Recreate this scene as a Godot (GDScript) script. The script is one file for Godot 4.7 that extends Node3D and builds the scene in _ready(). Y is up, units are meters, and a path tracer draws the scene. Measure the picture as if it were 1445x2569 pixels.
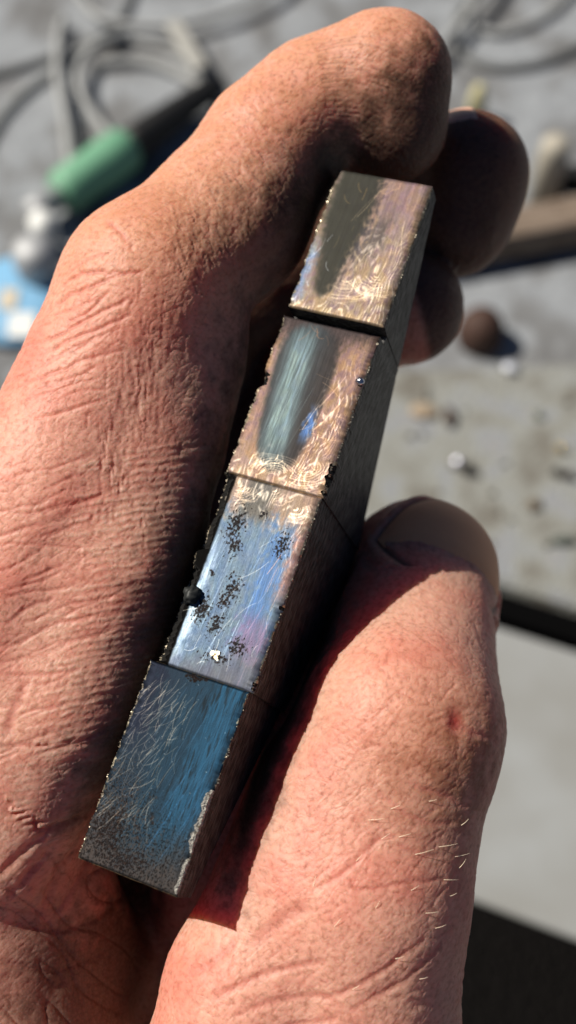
extends Node3D
# A hand holding four heat-tinted steel blocks, close up, over a blurred workshop floor.
# Hand and blocks are modelled in millimetres in the grip's own axes (x across, y along the fingers, z out of the palm).

const DEEPEST := 3                       # how often the skin mesh is refined
var grip: Transform3D                    # grip axes (mm) -> world (m)
var rng := RandomNumberGenerator.new()
var noise_a := FastNoiseLite.new()
var noise_b := FastNoiseLite.new()
var noise_c := FastNoiseLite.new()
var bar_across := Vector3(0.91628, -0.25451, 0.30928)
var bar_along := Vector3(0.32759, 0.92048, -0.21307)
var bar_up := Vector3(-0.23046, 0.29655, 0.92679)
var bar_at := Vector3(-2, 2, 0)
const HALF := 6.7                        # half a block's width, mm
const DEEP := 25.0                       # block depth, mm


func _ready() -> void:
	rng.seed = 7
	set_camera_and_light()
	for n in [noise_a, noise_b, noise_c]:
		n.noise_type = FastNoiseLite.TYPE_SIMPLEX_SMOOTH
		n.fractal_type = FastNoiseLite.FRACTAL_NONE
	noise_a.seed = 3
	noise_a.frequency = 1.0
	noise_b.seed = 11
	noise_b.frequency = 1.0
	noise_b.fractal_type = FastNoiseLite.FRACTAL_FBM
	noise_b.fractal_octaves = 4
	noise_c.seed = 23
	noise_c.frequency = 1.0
	noise_c.noise_type = FastNoiseLite.TYPE_CELLULAR
	noise_c.cellular_return_type = FastNoiseLite.RETURN_DISTANCE2_SUB
	noise_c.cellular_jitter = 0.9
	build_ground()
	build_blocks()
	build_hand()
	build_background()


func set_camera_and_light() -> void:
	var pitch := deg_to_rad(60.0)
	var eye := Vector3(0, 0.433, 0)
	var turn := Basis(Vector3(1, 0, 0), Vector3(0, cos(pitch), -sin(pitch)), Vector3(0, sin(pitch), cos(pitch)))
	grip = Transform3D(turn.scaled_local(Vector3.ONE * 0.001), eye - turn.z * 0.1513)
	var cam := Camera3D.new()
	cam.name = "camera"
	cam.transform = Transform3D(turn, eye)
	var lens := CameraAttributesPhysical.new()
	lens.frustum_focal_length = 28.27
	lens.frustum_focus_distance = 0.1475
	lens.exposure_aperture = 9.4
	lens.frustum_near = 0.01
	lens.frustum_far = 60.0
	cam.fov = 46.0
	cam.near = 0.01
	cam.far = 60.0
	cam.attributes = lens
	add_child(cam)
	cam.make_current()

	var env := Environment.new()
	var sky_mat := ProceduralSkyMaterial.new()
	sky_mat.sky_top_color = Color(0.36, 0.50, 0.74)
	sky_mat.sky_horizon_color = Color(0.72, 0.76, 0.80)
	sky_mat.sky_curve = 0.12
	sky_mat.ground_horizon_color = Color(0.55, 0.55, 0.54)
	sky_mat.ground_bottom_color = Color(0.3, 0.3, 0.3)
	sky_mat.sky_energy_multiplier = 0.44
	var sky := Sky.new()
	sky.sky_material = sky_mat
	env.background_mode = Environment.BG_SKY
	env.sky = sky
	env.tonemap_mode = Environment.TONE_MAPPER_LINEAR
	env.tonemap_exposure = 1.25
	env.sdfgi_enabled = true
	env.ssao_enabled = true
	env.ssil_enabled = true
	var holder := WorldEnvironment.new()
	holder.name = "sky"
	holder.environment = env
	add_child(holder)

	var sun := DirectionalLight3D.new()
	sun.name = "sun"
	sun.light_energy = 1.6
	sun.light_angular_distance = 0.5
	sun.light_color = Color(1.0, 0.965, 0.915)
	sun.shadow_enabled = true
	add_child(sun)
	var towards := (turn * Vector3(-0.63, 0.56, 0.54)).normalized()
	sun.look_at_from_position(towards, Vector3.ZERO, Vector3(0, 0, 1))


# ---------------------------------------------------------------- helpers

func tag(o: Node, label: String, category: String, group := "") -> Node:
	o.set_meta("label", label)
	o.set_meta("category", category)
	if group:
		o.set_meta("group", group)
	return o


func put(called: String, mesh: Mesh, mat: Material, parent: Node = self) -> MeshInstance3D:
	var o := MeshInstance3D.new()
	o.name = called
	o.mesh = mesh
	if mat:
		o.material_override = mat
	parent.add_child(o, true)
	return o


func thing(called: String, at: Vector3, basis_ := Basis()) -> Node3D:
	var o := Node3D.new()
	o.name = called
	o.transform = Transform3D(basis_, at)
	add_child(o, true)
	return o


func paint(srgb: Color, rough := 0.7, metal := 0.0) -> StandardMaterial3D:
	var m := StandardMaterial3D.new()
	m.albedo_color = srgb
	m.roughness = rough
	m.metallic = metal
	return m


func noise_texture(seed_: int, freq: float, ramp: Gradient, size := 512, kind := FastNoiseLite.TYPE_SIMPLEX_SMOOTH, octaves := 4) -> NoiseTexture2D:
	var n := FastNoiseLite.new()
	n.seed = seed_
	n.frequency = freq
	n.noise_type = kind
	if kind == FastNoiseLite.TYPE_CELLULAR:
		n.cellular_return_type = FastNoiseLite.RETURN_DISTANCE2_SUB
		n.fractal_type = FastNoiseLite.FRACTAL_NONE if octaves == 1 else FastNoiseLite.FRACTAL_FBM
	else:
		n.fractal_type = FastNoiseLite.FRACTAL_FBM
	n.fractal_octaves = octaves
	var t := NoiseTexture2D.new()
	t.width = size
	t.height = size
	t.seamless = true
	t.noise = n
	if ramp:
		t.color_ramp = ramp
	return t


func ramp_of(stops: Array) -> Gradient:
	var g := Gradient.new()
	var at := PackedFloat32Array()
	var cols := PackedColorArray()
	for s in stops:
		at.append(s[0])
		cols.append(s[1])
	g.offsets = at
	g.colors = cols
	return g


func triplanar(m: StandardMaterial3D, scale_: float, world := false) -> StandardMaterial3D:
	m.uv1_triplanar = true
	m.uv1_world_triplanar = world
	m.uv1_scale = Vector3.ONE * scale_
	m.uv1_triplanar_sharpness = 4.0
	return m


# a lathe round the y axis: profile of (radius, height)
func lathe(profile: PackedVector2Array, sides := 32) -> ArrayMesh:
	var st := SurfaceTool.new()
	st.begin(Mesh.PRIMITIVE_TRIANGLES)
	for i in profile.size() - 1:
		for k in sides:
			var a0 := TAU * k / sides
			var a1 := TAU * (k + 1) / sides
			var p := profile[i]
			var q := profile[i + 1]
			var v := [Vector3(p.x * cos(a0), p.y, p.x * sin(a0)), Vector3(p.x * cos(a1), p.y, p.x * sin(a1)), Vector3(q.x * cos(a1), q.y, q.x * sin(a1)), Vector3(q.x * cos(a0), q.y, q.x * sin(a0))]
			for j in [0, 1, 2, 0, 2, 3]:
				st.set_smooth_group(0)
				st.add_vertex(v[j])
	st.generate_normals()
	return st.commit()


# a round tube along smoothed points
func tube(pts: Array, radius: float, sides := 12, closed_ends := true, taper := 1.0) -> ArrayMesh:
	var c := Curve3D.new()
	for i in pts.size():
		var before: Vector3 = pts[maxi(i - 1, 0)]
		var after: Vector3 = pts[mini(i + 1, pts.size() - 1)]
		var t := (after - before) / 6.0
		c.add_point(pts[i], -t, t)
	c.bake_interval = maxf(radius * 0.7, c.get_baked_length() / 160.0 + 1e-6)
	var line := c.get_baked_points()
	var st := SurfaceTool.new()
	st.begin(Mesh.PRIMITIVE_TRIANGLES)
	var rings := []
	var side := Vector3.ZERO
	for i in line.size():
		var d := (line[mini(i + 1, line.size() - 1)] - line[maxi(i - 1, 0)]).normalized()
		if side == Vector3.ZERO:
			side = d.cross(Vector3(0.13, 1, 0.21)).normalized()
		side = (side - d * d.dot(side)).normalized()
		var other := d.cross(side)
		var ring := PackedVector3Array()
		var r := radius * lerpf(1.0, taper, float(i) / (line.size() - 1))
		for k in sides:
			var a := TAU * k / sides
			ring.append(line[i] + (side * cos(a) + other * sin(a)) * r)
		rings.append(ring)
	for i in rings.size() - 1:
		for k in sides:
			var l := (k + 1) % sides
			for v in [rings[i][k], rings[i + 1][k], rings[i + 1][l], rings[i][k], rings[i + 1][l], rings[i][l]]:
				st.add_vertex(v)
	if closed_ends:
		for k in range(1, sides - 1):
			for v in [rings[0][0], rings[0][k], rings[0][k + 1]]:
				st.add_vertex(v)
			for v in [rings[-1][0], rings[-1][k + 1], rings[-1][k]]:
				st.add_vertex(v)
	st.generate_normals()
	return st.commit()


# a box with rounded upright and top edges, base at y = 0
func slab(sx: float, sy: float, sz: float, bevel: float, wobble := 0.0) -> ArrayMesh:
	var rings := []
	for step in [[0.0, 0.0], [sy - bevel, 0.0], [sy - bevel * 0.3, bevel * 0.3], [sy, bevel]]:
		var hx: float = sx / 2 - step[1]
		var hz: float = sz / 2 - step[1]
		var ring := PackedVector3Array()
		for corner in 4:
			var cx := (1.0 if corner in [0, 3] else -1.0) * (hx - bevel)
			var cz := (1.0 if corner in [0, 1] else -1.0) * (hz - bevel)
			for k in 4:
				var a := corner * PI / 2 + k * PI / 6
				ring.append(Vector3(cx + cos(a) * bevel, step[0], cz + sin(a) * bevel))
		for k in ring.size():
			ring[k] += Vector3(noise_a.get_noise_2d(k * 3.7, 1.0), 0, noise_a.get_noise_2d(k * 3.7, 9.0)) * wobble
		rings.append(ring)
	var st := SurfaceTool.new()
	st.begin(Mesh.PRIMITIVE_TRIANGLES)
	var n: int = rings[0].size()
	for i in rings.size() - 1:
		for k in n:
			var l := (k + 1) % n
			st.set_smooth_group(-1)
			for v in [rings[i][k], rings[i][l], rings[i + 1][l], rings[i][k], rings[i + 1][l], rings[i + 1][k]]:
				st.add_vertex(v)
	for k in range(1, n - 1):
		for v in [rings[-1][0], rings[-1][k], rings[-1][k + 1]]:
			st.add_vertex(v)
		for v in [rings[0][0], rings[0][k + 1], rings[0][k]]:
			st.add_vertex(v)
	st.generate_normals()
	return st.commit()


# an uneven lump
func lump(size: Vector3, rough: float, seed_: float, rings := 12, sides := 18) -> ArrayMesh:
	var st := SurfaceTool.new()
	st.begin(Mesh.PRIMITIVE_TRIANGLES)
	var at := func(i: int, k: int) -> Vector3:
		var lat := PI * i / rings
		var lon := TAU * (k % sides) / sides
		var d := Vector3(sin(lat) * cos(lon), cos(lat), sin(lat) * sin(lon))
		return d * size * (1.0 + rough * noise_b.get_noise_3d(d.x * 1.3 + seed_, d.y * 1.3, d.z * 1.3))
	for i in rings:
		for k in sides:
			for c in [[i, k], [i, k + 1], [i + 1, k + 1], [i, k], [i + 1, k + 1], [i + 1, k]]:
				st.add_vertex(at.call(c[0], c[1]))
	st.generate_normals()
	return st.commit()


# ---------------------------------------------------------------- a small painter for material textures and relief maps

class Painter:
	var w: int
	var h: int
	var px: float                # pixels per millimetre
	var r: PackedFloat32Array
	var g: PackedFloat32Array
	var b: PackedFloat32Array
	var rough: PackedFloat32Array
	var high: PackedFloat32Array

	func _init(width: int, height: int, per_mm: float) -> void:
		w = width
		h = height
		px = per_mm
		for a in 5:
			var f := PackedFloat32Array()
			f.resize(w * h)
			match a:
				0: r = f
				1: g = f
				2: b = f
				3: rough = f
				4: high = f

	# a line of the given width (mm); colour mixed in by alpha, relief added
	func stroke(pts: PackedVector2Array, width: float, c: Color, alpha: float, relief := 0.0, rough_to := -1.0, soft := 0.5) -> void:
		for i in pts.size() - 1:
			var a := pts[i] * px
			var d := pts[i + 1] * px - a
			var half := maxf(width * px * 0.5, 0.5)
			var reach := half * (1.0 + soft) + 1.0
			var x0 := maxi(0, int(minf(a.x, a.x + d.x) - reach))
			var x1 := mini(w - 1, int(maxf(a.x, a.x + d.x) + reach))
			var y0 := maxi(0, int(minf(a.y, a.y + d.y) - reach))
			var y1 := mini(h - 1, int(maxf(a.y, a.y + d.y) + reach))
			var inv := 1.0 / maxf(d.length_squared(), 1e-9)
			for y in range(y0, y1 + 1):
				for x in range(x0, x1 + 1):
					var q := Vector2(x, y) - a
					var t := clampf(q.dot(d) * inv, 0.0, 1.0)
					if i > 0 and t <= 0.0:
						continue
					var k := 1.0 - smoothstep(half * (1.0 - soft), half * (1.0 + soft), (q - d * t).length())
					if k <= 0.0:
						continue
					var n := y * w + x
					if alpha > 0.0:
						var m := k * alpha
						r[n] += (c.r - r[n]) * m
						g[n] += (c.g - g[n]) * m
						b[n] += (c.b - b[n]) * m
						if rough_to >= 0.0:
							rough[n] += (rough_to - rough[n]) * m
					if relief != 0.0:
						high[n] = (minf(high[n], relief * k) if relief < 0.0 else maxf(high[n], relief * k))

	func mix(n: int, c: Color, m: float, rough_to := -1.0) -> void:
		r[n] += (c.r - r[n]) * m
		g[n] += (c.g - g[n]) * m
		b[n] += (c.b - b[n]) * m
		if rough_to >= 0.0:
			rough[n] += (rough_to - rough[n]) * m

	func color_texture() -> ImageTexture:
		var d := PackedByteArray()
		d.resize(w * h * 3)
		for n in w * h:
			d[n * 3] = int(clampf(r[n], 0, 1) * 255)
			d[n * 3 + 1] = int(clampf(g[n], 0, 1) * 255)
			d[n * 3 + 2] = int(clampf(b[n], 0, 1) * 255)
		return ImageTexture.create_from_image(Image.create_from_data(w, h, false, Image.FORMAT_RGB8, d))

	func gray_texture(a: PackedFloat32Array) -> ImageTexture:
		var d := PackedByteArray()
		d.resize(w * h)
		for n in w * h:
			d[n] = int(clampf(a[n], 0, 1) * 255)
		return ImageTexture.create_from_image(Image.create_from_data(w, h, false, Image.FORMAT_L8, d))

	func sample(a: PackedFloat32Array, x: float, y: float) -> float:
		var fx := clampf(x * px, 0, w - 1.001)
		var fy := clampf(y * px, 0, h - 1.001)
		var i := int(fx)
		var j := int(fy)
		fx -= i
		fy -= j
		var n := j * w + i
		return lerpf(lerpf(a[n], a[n + 1], fx), lerpf(a[n + w], a[n + w + 1], fx), fy)


func band(lo: float, hi: float, soft: float, x: float) -> float:
	return smoothstep(lo - soft, lo + soft, x) * (1.0 - smoothstep(hi - soft, hi + soft, x))


# ---------------------------------------------------------------- the steel blocks

func streak(x: float, y: float, seed_: float, across := 3.0, along := 0.16) -> float:
	return noise_b.get_noise_3d(x * across, y * along, seed_) * 0.5 + 0.5


func scratches(p: Painter, n: int, zone: Rect2, angle: float, spread: float, length: float, width: float, c: Color, alpha: float, bend := 0.25, relief := 0.0) -> void:
	for i in int(n * 0.45):
		var at := zone.position + Vector2(rng.randf(), rng.randf()) * zone.size
		var a := angle + rng.randf_range(-spread, spread)
		var turn := rng.randf_range(-bend, bend)
		var pts := PackedVector2Array()
		var step := length * rng.randf_range(0.4, 1.2) / 6.0
		for k in 7:
			pts.append(at)
			at += Vector2(cos(a), sin(a)) * step
			a += turn
		p.stroke(pts, width * rng.randf_range(0.5, 1.1), c, alpha * rng.randf_range(0.12, 0.6), relief, 0.46)


func swirls(p: Painter, centre: Vector2, r0: float, r1: float, n: int, a0: float, a1: float, width: float, c: Color, alpha: float, squash := 0.7) -> void:
	for i in n:
		var rad := lerpf(r0, r1, (i + rng.randf_range(-0.25, 0.25)) / n)
		var from := a0 + rng.randf_range(-0.12, 0.12)
		var to := a1 + rng.randf_range(-0.15, 0.15)
		var pts := PackedVector2Array()
		for k in 10:
			var a := lerpf(from, to, k / 9.0)
			pts.append(centre + Vector2(cos(a), sin(a) * squash) * rad * (1.0 + 0.05 * sin(k * 1.3 + i)))
		p.stroke(pts, width * rng.randf_range(0.7, 1.3), c, alpha * rng.randf_range(0.12, 0.42), 0.0, 0.45)


# rough rusty scale in clusters of specks
func specks(p: Painter, centre: Vector2, reach: Vector2, n: int, size: float, c: Color, alpha: float, rough_to := 0.85, relief := 0.6) -> void:
	for i in int(n * 0.7):
		var at := centre + Vector2(rng.randfn() * reach.x, rng.randfn() * reach.y)
		var k := c.lerp(Color(0.20, 0.12, 0.10), rng.randf() * 0.5)
		p.stroke(PackedVector2Array([at, at + Vector2(rng.randf_range(-0.1, 0.1), rng.randf_range(-0.1, 0.1))]), size * rng.randf_range(0.4, 1.5), k, alpha, relief * rng.randf(), rough_to)


# the heat-tinted top faces; x, y in mm from the upper left corner, u and v the same from 0 to 1
func top_texture(which: int, length: float) -> Painter:
	var per := 16.0
	var wide := HALF * 2
	var p := Painter.new(int(wide * per), int(length * per), per)
	var clusters := [[4.0, 6.2, 0.9, 1.8], [4.7, 8.8, 0.8, 1.1], [10.6, 7.2, 0.7, 1.2], [7.0, 3.9, 0.35, 0.45], [6.4, 13.9, 0.8, 1.3], [5.8, 15.9, 0.7, 0.9], [3.6, 17.6, 0.9, 1.3], [5.9, 18.8, 0.8, 1.1], [9.6, 20.8, 1.0, 0.8], [7.4, 22.6, 1.2, 0.6], [3.2, 12.9, 0.3, 0.35]]
	var clusters_low := [[2.6, 20.5, 1.8, 2.4], [5.5, 23.2, 2.6, 1.2], [6.4, 0.4, 0.8, 0.4]]
	for j in p.h:
		for i in p.w:
			var x := i / per
			var y := j / per
			var u := x / wide
			var v := y / length
			var n := j * p.w + i
			var s := streak(x, y, which * 9.0)
			var f := noise_b.get_noise_3d(x * 1.1, y * 0.7, which * 5.0 + 40.0) * 0.5 + 0.5
			var fine := noise_a.get_noise_3d(x * 9.0, y * 3.0, which) * 0.5 + 0.5
			var k := (s - 0.5) * 0.16
			p.rough[n] = 0.68 + 0.12 * (fine - 0.5)
			p.high[n] = 0.5 + (s - 0.5) * 0.25 + (fine - 0.5) * 0.22
			var warp := (f - 0.5) * 0.30
			if which == 0:
				var c := Color(0.53, 0.465, 0.40).lerp(Color(0.47, 0.40, 0.39), smoothstep(0.45, 0.75, f))
				p.mix(n, c, 1.0)
				p.mix(n, Color(0.46, 0.37, 0.40), band(0.35, 0.95, 0.2, u + warp) * (1.0 - smoothstep(0.1, 0.5, v)) * 0.6)
				var edge := lerpf(0.50, 0.36, smoothstep(0.2, 0.9, v)) + warp * 0.5
				var dark := band(lerpf(0.02, 0.17, smoothstep(0.25, 0.85, v)) + warp * 0.3, edge, 0.07, u) * (1.0 - smoothstep(0.86, 0.93, v + absf(u - 0.28) * 0.5))
				p.mix(n, Color(0.205, 0.21, 0.195), dark * (0.85 + 0.13 * s), 0.72)
				p.mix(n, Color(0.26, 0.25, 0.27), band(0.5, 0.68, 0.08, u + warp + (v - 0.4) * 0.3) * band(0.25, 0.62, 0.12, v) * 0.65)
				p.mix(n, Color(0.40, 0.50, 0.62), (1.0 - smoothstep(0.02, 0.14, u + warp * 0.4)) * band(0.55, 0.95, 0.1, v) * 0.8)
				p.mix(n, Color(0.62, 0.55, 0.44), smoothstep(0.93, 0.99, v) * 0.5)
			elif which == 1:
				var c := Color(0.53, 0.43, 0.36).lerp(Color(0.46, 0.375, 0.365), smoothstep(0.4, 0.7, f))
				p.mix(n, c, 1.0)
				p.mix(n, Color(0.54, 0.455, 0.395), smoothstep(0.72, 0.95, v + warp) * 0.85)
				p.mix(n, Color(0.25, 0.22, 0.22), 1.0 - smoothstep(0.04, 0.22, v + warp * 0.5 + maxf(0, u - 0.6) * 0.3))
				var e := pow(absf((u - lerpf(0.36, 0.43, v)) / lerpf(0.36, 0.24, v)), 2.2) + pow(absf((v - 0.47) / 0.47), 4.0)
				var dark := 1.0 - smoothstep(0.62, 1.14, e + warp * 1.1)
				p.mix(n, Color(0.205, 0.225, 0.24).lerp(Color(0.18, 0.175, 0.18), smoothstep(0.4, 0.62, u)), dark * 0.93, 0.66)
				var teal := dark * band(0.20, 0.44, 0.07, u + (v - 0.5) * -0.12) * band(0.06, 0.84, 0.12, v)
				p.mix(n, Color(0.34, 0.42, 0.44), teal * (0.35 + 0.65 * s), 0.55)
				p.mix(n, Color(0.20, 0.30, 0.46), band(0.58, 0.66, 0.03, u + warp * 0.3) * band(0.52, 0.70, 0.06, v) * 0.9, 0.5)
			elif which == 2:
				var c := Color(0.42, 0.49, 0.55).lerp(Color(0.30, 0.39, 0.49), f)
				p.mix(n, c, 1.0)
				p.mix(n, Color(0.60, 0.67, 0.73), band(0.14, 0.22, 0.04, u + warp * 0.3) * band(0.4, 0.95, 0.15, v) * (0.3 + s * 0.7), 0.5)
				p.mix(n, Color(0.20, 0.30, 0.45), band(0.66, 0.86, 0.08, u + warp * 0.8) * band(0.18, 0.76, 0.12, v) * (0.45 + 0.6 * s), 0.52)
				p.mix(n, Color(0.35, 0.29, 0.37), band(0.66, 0.95, 0.08, u + warp) * band(0.66, 0.86, 0.06, v + warp * 0.3) * (0.4 + 0.6 * s), 0.55)
				p.mix(n, Color(0.60, 0.46, 0.42), smoothstep(0.84, 0.95, u + warp * 0.5) * (1.0 - smoothstep(0.45, 0.62, v)) * 0.85)
				p.mix(n, Color(0.54, 0.46, 0.40), (1.0 - smoothstep(0.10, 0.24, v + warp * 0.6)) * 0.9)
				p.mix(n, Color(0.34, 0.34, 0.33), band(0.28, 0.56, 0.07, u + warp * 0.5) * (1.0 - smoothstep(0.16, 0.24, v)) * 0.9)
				p.mix(n, Color(0.36, 0.32, 0.33), smoothstep(0.80, 0.95, v + (u - 0.7) * 0.2 + warp * 0.3) * 0.5, 0.7)
				p.mix(n, Color(0.045, 0.043, 0.04), 1.0 - smoothstep(0.125, 0.15, u + warp * 0.05), 0.8)
			else:
				var c := Color(0.105, 0.15, 0.195).lerp(Color(0.215, 0.20, 0.195), smoothstep(0.58, 1.0, v + warp))
				p.mix(n, c, 1.0, 0.62)
				p.mix(n, Color(0.10, 0.175, 0.23), band(0.34, 0.78, 0.12, u + warp * 0.5 + (v - 0.5) * 0.14) * (1.0 - smoothstep(0.75, 1.0, v)) * 0.9)
				p.mix(n, Color(0.12, 0.27, 0.37), band(0.66, 0.97, 0.08, u + warp * 0.4 + (v - 0.4) * 0.12) * (1.0 - smoothstep(0.6, 0.95, v)) * (0.35 + 0.65 * s))
				p.mix(n, Color(0.09, 0.10, 0.15), (1.0 - smoothstep(0.08, 0.3, u + warp)) * (1.0 - smoothstep(0.3, 0.5, v)) * 0.7)
				p.mix(n, Color(0.07, 0.08, 0.09), smoothstep(0.58, 0.72, streak(x, y, 91.0, 2.2, 0.22)) * band(0.4, 1.1, 0.1, u) * 0.55)
				p.mix(n, Color(0.27, 0.24, 0.225), smoothstep(0.5, 0.7, noise_a.get_noise_2d(x * 2.6, y * 2.0) * 0.5 + 0.5) * smoothstep(0.45, 0.8, v - (u - 0.3) * 0.5) * 0.55, 0.75)
				p.mix(n, Color(0.075, 0.07, 0.07), smoothstep(0.62, 0.75, noise_a.get_noise_3d(x * 4.0, y * 3.0, 7.0) * 0.5 + 0.5) * smoothstep(0.3, 0.7, v - u * 0.3) * 0.7, 0.8)
				k *= 0.7
			# thin oxide colours that drift from gold through violet to blue
			if which < 3:
				var film := noise_b.get_noise_3d(x * 0.20, y * 0.13, which * 2.0 + 15.0) * 1.5 + s * 0.35 + u * 0.5
				var tint := Color(0.53 + 0.13 * cos(TAU * film), 0.46 + 0.09 * cos(TAU * (film - 0.12)), 0.45 + 0.17 * cos(TAU * (film - 0.52)))
				p.mix(n, tint, (0.06 if which == 2 else 0.11) * smoothstep(0.30, 0.44, p.g[n]))
			# swirl marks: contour lines of a flowing field, in patches
			if which < 3:
				var flow := noise_a.get_noise_3d(x * 0.17, y * 0.075, which * 6.0) * 4.5 + noise_a.get_noise_3d(x * 0.45, y * 0.25, which * 6.0 + 3.0) * 1.2 + x * 0.55
				var line := pow(0.5 + 0.5 * sin(TAU * flow * 0.85), 3.0)
				var patch := smoothstep(0.26, 0.50, noise_a.get_noise_3d(x * 0.42, y * 0.34, which * 4.0 + 60.0) * 0.5 + 0.5)
				var area := 0.0
				if which == 0:
					area = smoothstep(0.42, 0.58, u + warp * 0.4) * smoothstep(0.12, 0.7, v) + smoothstep(0.84, 0.96, v)
				elif which == 1:
					area = smoothstep(0.60, 0.72, u + warp * 0.3) * smoothstep(0.1, 0.4, v) + smoothstep(0.76, 0.9, v + warp * 0.3)
				else:
					area = (1.0 - smoothstep(0.10, 0.26, v + warp * 0.4)) + smoothstep(0.72, 0.9, u) * (1.0 - smoothstep(0.3, 0.6, v)) * 0.6
				p.mix(n, Color(0.82, 0.78, 0.72), clampf(area, 0, 1) * patch * line * 0.48 * smoothstep(0.18, 0.5, noise_a.get_noise_3d(x * 1.7, y * 0.9, which + 20.0) * 0.5 + 0.5), 0.5)
				p.high[n] += clampf(area, 0, 1) * patch * (line - 0.3) * 0.35
			if which >= 2:
				var most := 0.0
				for z in (clusters if which == 2 else clusters_low):
					most = maxf(most, exp(-((x - z[0]) * (x - z[0]) / (z[2] * z[2]) + (y - z[1]) * (y - z[1]) / (z[3] * z[3])) * 0.6))
				if most > 0.06:
					var crust := noise_b.get_noise_3d(x * 2.2, y * 1.9, 5.0) * 0.5 + 0.5
					var m := smoothstep(0.47, 0.66, crust + (most - 0.55) * 0.40)
					var hue := noise_a.get_noise_3d(x * 5.0, y * 5.0, 44.0) * 0.5 + 0.5
					p.mix(n, Color(0.115, 0.105, 0.105).lerp(Color(0.25, 0.17, 0.14), smoothstep(0.6, 0.85, hue)).lerp(Color(0.30, 0.31, 0.33), smoothstep(0.42, 0.2, hue)), m * 0.9, 0.85)
					p.high[n] += m * (0.3 + 0.5 * (hue - 0.5))
			p.r[n] += k * p.r[n] * 2.0
			p.g[n] += k * p.g[n] * 2.0
			p.b[n] += k * p.b[n] * 2.0
	var cream := Color(0.80, 0.74, 0.62)
	if which == 0:
		scratches(p, 46, Rect2(5, 0, 8, length * 0.7), 1.9, 0.35, 6, 0.09, Color(0.72, 0.63, 0.50), 0.55, 0.06)
		scratches(p, 14, Rect2(7, 3, 6, 12), 1.75, 0.3, 9, 0.16, cream, 0.6, 0.05)
		swirls(p, Vector2(6.2, 15.2), 1.0, 5.4, 12, 0.1, 1.9, 0.17, cream, 0.75)
		swirls(p, Vector2(10.2, 14.0), 0.6, 4.8, 9, 1.0, 2.6, 0.18, cream, 0.8)
		swirls(p, Vector2(9.0, 12.4), 0.6, 2.6, 5, 2.4, 4.4, 0.15, cream, 0.5, 1.4)
		swirls(p, Vector2(5.5, 0.0), 1.0, 4.2, 5, 0.2, 1.2, 0.14, Color(0.75, 0.60, 0.42), 0.5)
		scratches(p, 26, Rect2(0.3, 9, 2.6, 11), 1.7, 0.3, 1.6, 0.12, Color(0.76, 0.80, 0.86), 0.7)
		scratches(p, 16, Rect2(1.5, 1, 5, 13), 1.55, 0.3, 1.6, 0.13, Color(0.52, 0.42, 0.25), 0.55)
		scratches(p, 60, Rect2(0, length - 1.4, 13, 1.4), 1.6, 0.3, 1.0, 0.12, Color(0.88, 0.80, 0.62), 0.6)
	elif which == 1:
		swirls(p, Vector2(9.5, 19.0), 0.5, 5.6, 15, -0.5, 1.9, 0.17, Color(0.90, 0.82, 0.70), 0.8)
		swirls(p, Vector2(6.0, 21.5), 0.5, 4.6, 12, 3.3, 5.6, 0.17, Color(0.90, 0.82, 0.70), 0.8)
		swirls(p, Vector2(10.5, 15.0), 0.6, 4.0, 10, -0.9, 0.9, 0.16, Color(0.84, 0.74, 0.62), 0.65, 1.5)
		scratches(p, 34, Rect2(8.6, 3.5, 4.2, 14), 1.75, 0.25, 5, 0.15, Color(0.84, 0.73, 0.62), 0.6, 0.08)
		scratches(p, 60, Rect2(0.6, 18.4, 12, 4), 1.7, 0.6, 2.0, 0.14, Color(0.90, 0.80, 0.68), 0.6)
		scratches(p, 20, Rect2(5.5, 4, 6, 12), 0.0, 0.5, 3.0, 0.09, Color(0.76, 0.62, 0.48), 0.6, 0.15)
		scratches(p, 18, Rect2(2, 0.3, 10, 2.5), 1.5, 0.8, 1.8, 0.13, Color(0.44, 0.30, 0.22), 0.6)
		scratches(p, 30, Rect2(2, 3, 5.5, 14), 1.75, 0.06, 7, 0.10, Color(0.42, 0.50, 0.51), 0.35, 0.01)
		scratches(p, 10, Rect2(2.4, 14, 1.6, 5), 1.75, 0.05, 4, 0.12, Color(0.44, 0.50, 0.47), 0.4, 0.01)
	elif which == 2:
		swirls(p, Vector2(10.6, 2.2), 0.4, 3.0, 8, -0.6, 1.8, 0.20, Color(0.93, 0.88, 0.80), 0.85)
		swirls(p, Vector2(2.5, 1.0), 0.6, 3.8, 10, 0.1, 1.5, 0.16, Color(0.92, 0.82, 0.70), 0.75)
		swirls(p, Vector2(7.0, 0.5), 0.5, 3.5, 7, 0.2, 1.4, 0.16, Color(0.90, 0.80, 0.68), 0.6)
		scratches(p, 70, Rect2(1.8, 4, 8, 17), 1.72, 0.09, 6, 0.10, Color(0.62, 0.70, 0.76), 0.5, 0.02)
		scratches(p, 16, Rect2(7.5, 5, 5, 13), 2.2, 0.5, 4, 0.11, Color(0.85, 0.80, 0.74), 0.65, 0.2)
		scratches(p, 30, Rect2(2, 17, 10.5, 7), 2.4, 1.2, 2.2, 0.12, Color(0.85, 0.84, 0.80), 0.6, 0.25)
		scratches(p, 26, Rect2(9.5, 14, 3.5, 9), 1.72, 0.08, 4, 0.09, Color(0.62, 0.45, 0.50), 0.5, 0.02)
		scratches(p, 24, Rect2(10.8, 2, 2.4, 10), 1.75, 0.1, 4, 0.12, Color(0.78, 0.56, 0.46), 0.6, 0.02)
		specks(p, Vector2(7.2, 22.6), Vector2(0.5, 0.3), 10, 0.35, Color(0.95, 0.90, 0.74), 0.9, 0.35)
	else:
		scratches(p, 300, Rect2(0.6, 1, 7, 17), 1.95, 0.35, 3.4, 0.12, Color(0.40, 0.375, 0.34), 0.75, 0.12)
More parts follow.
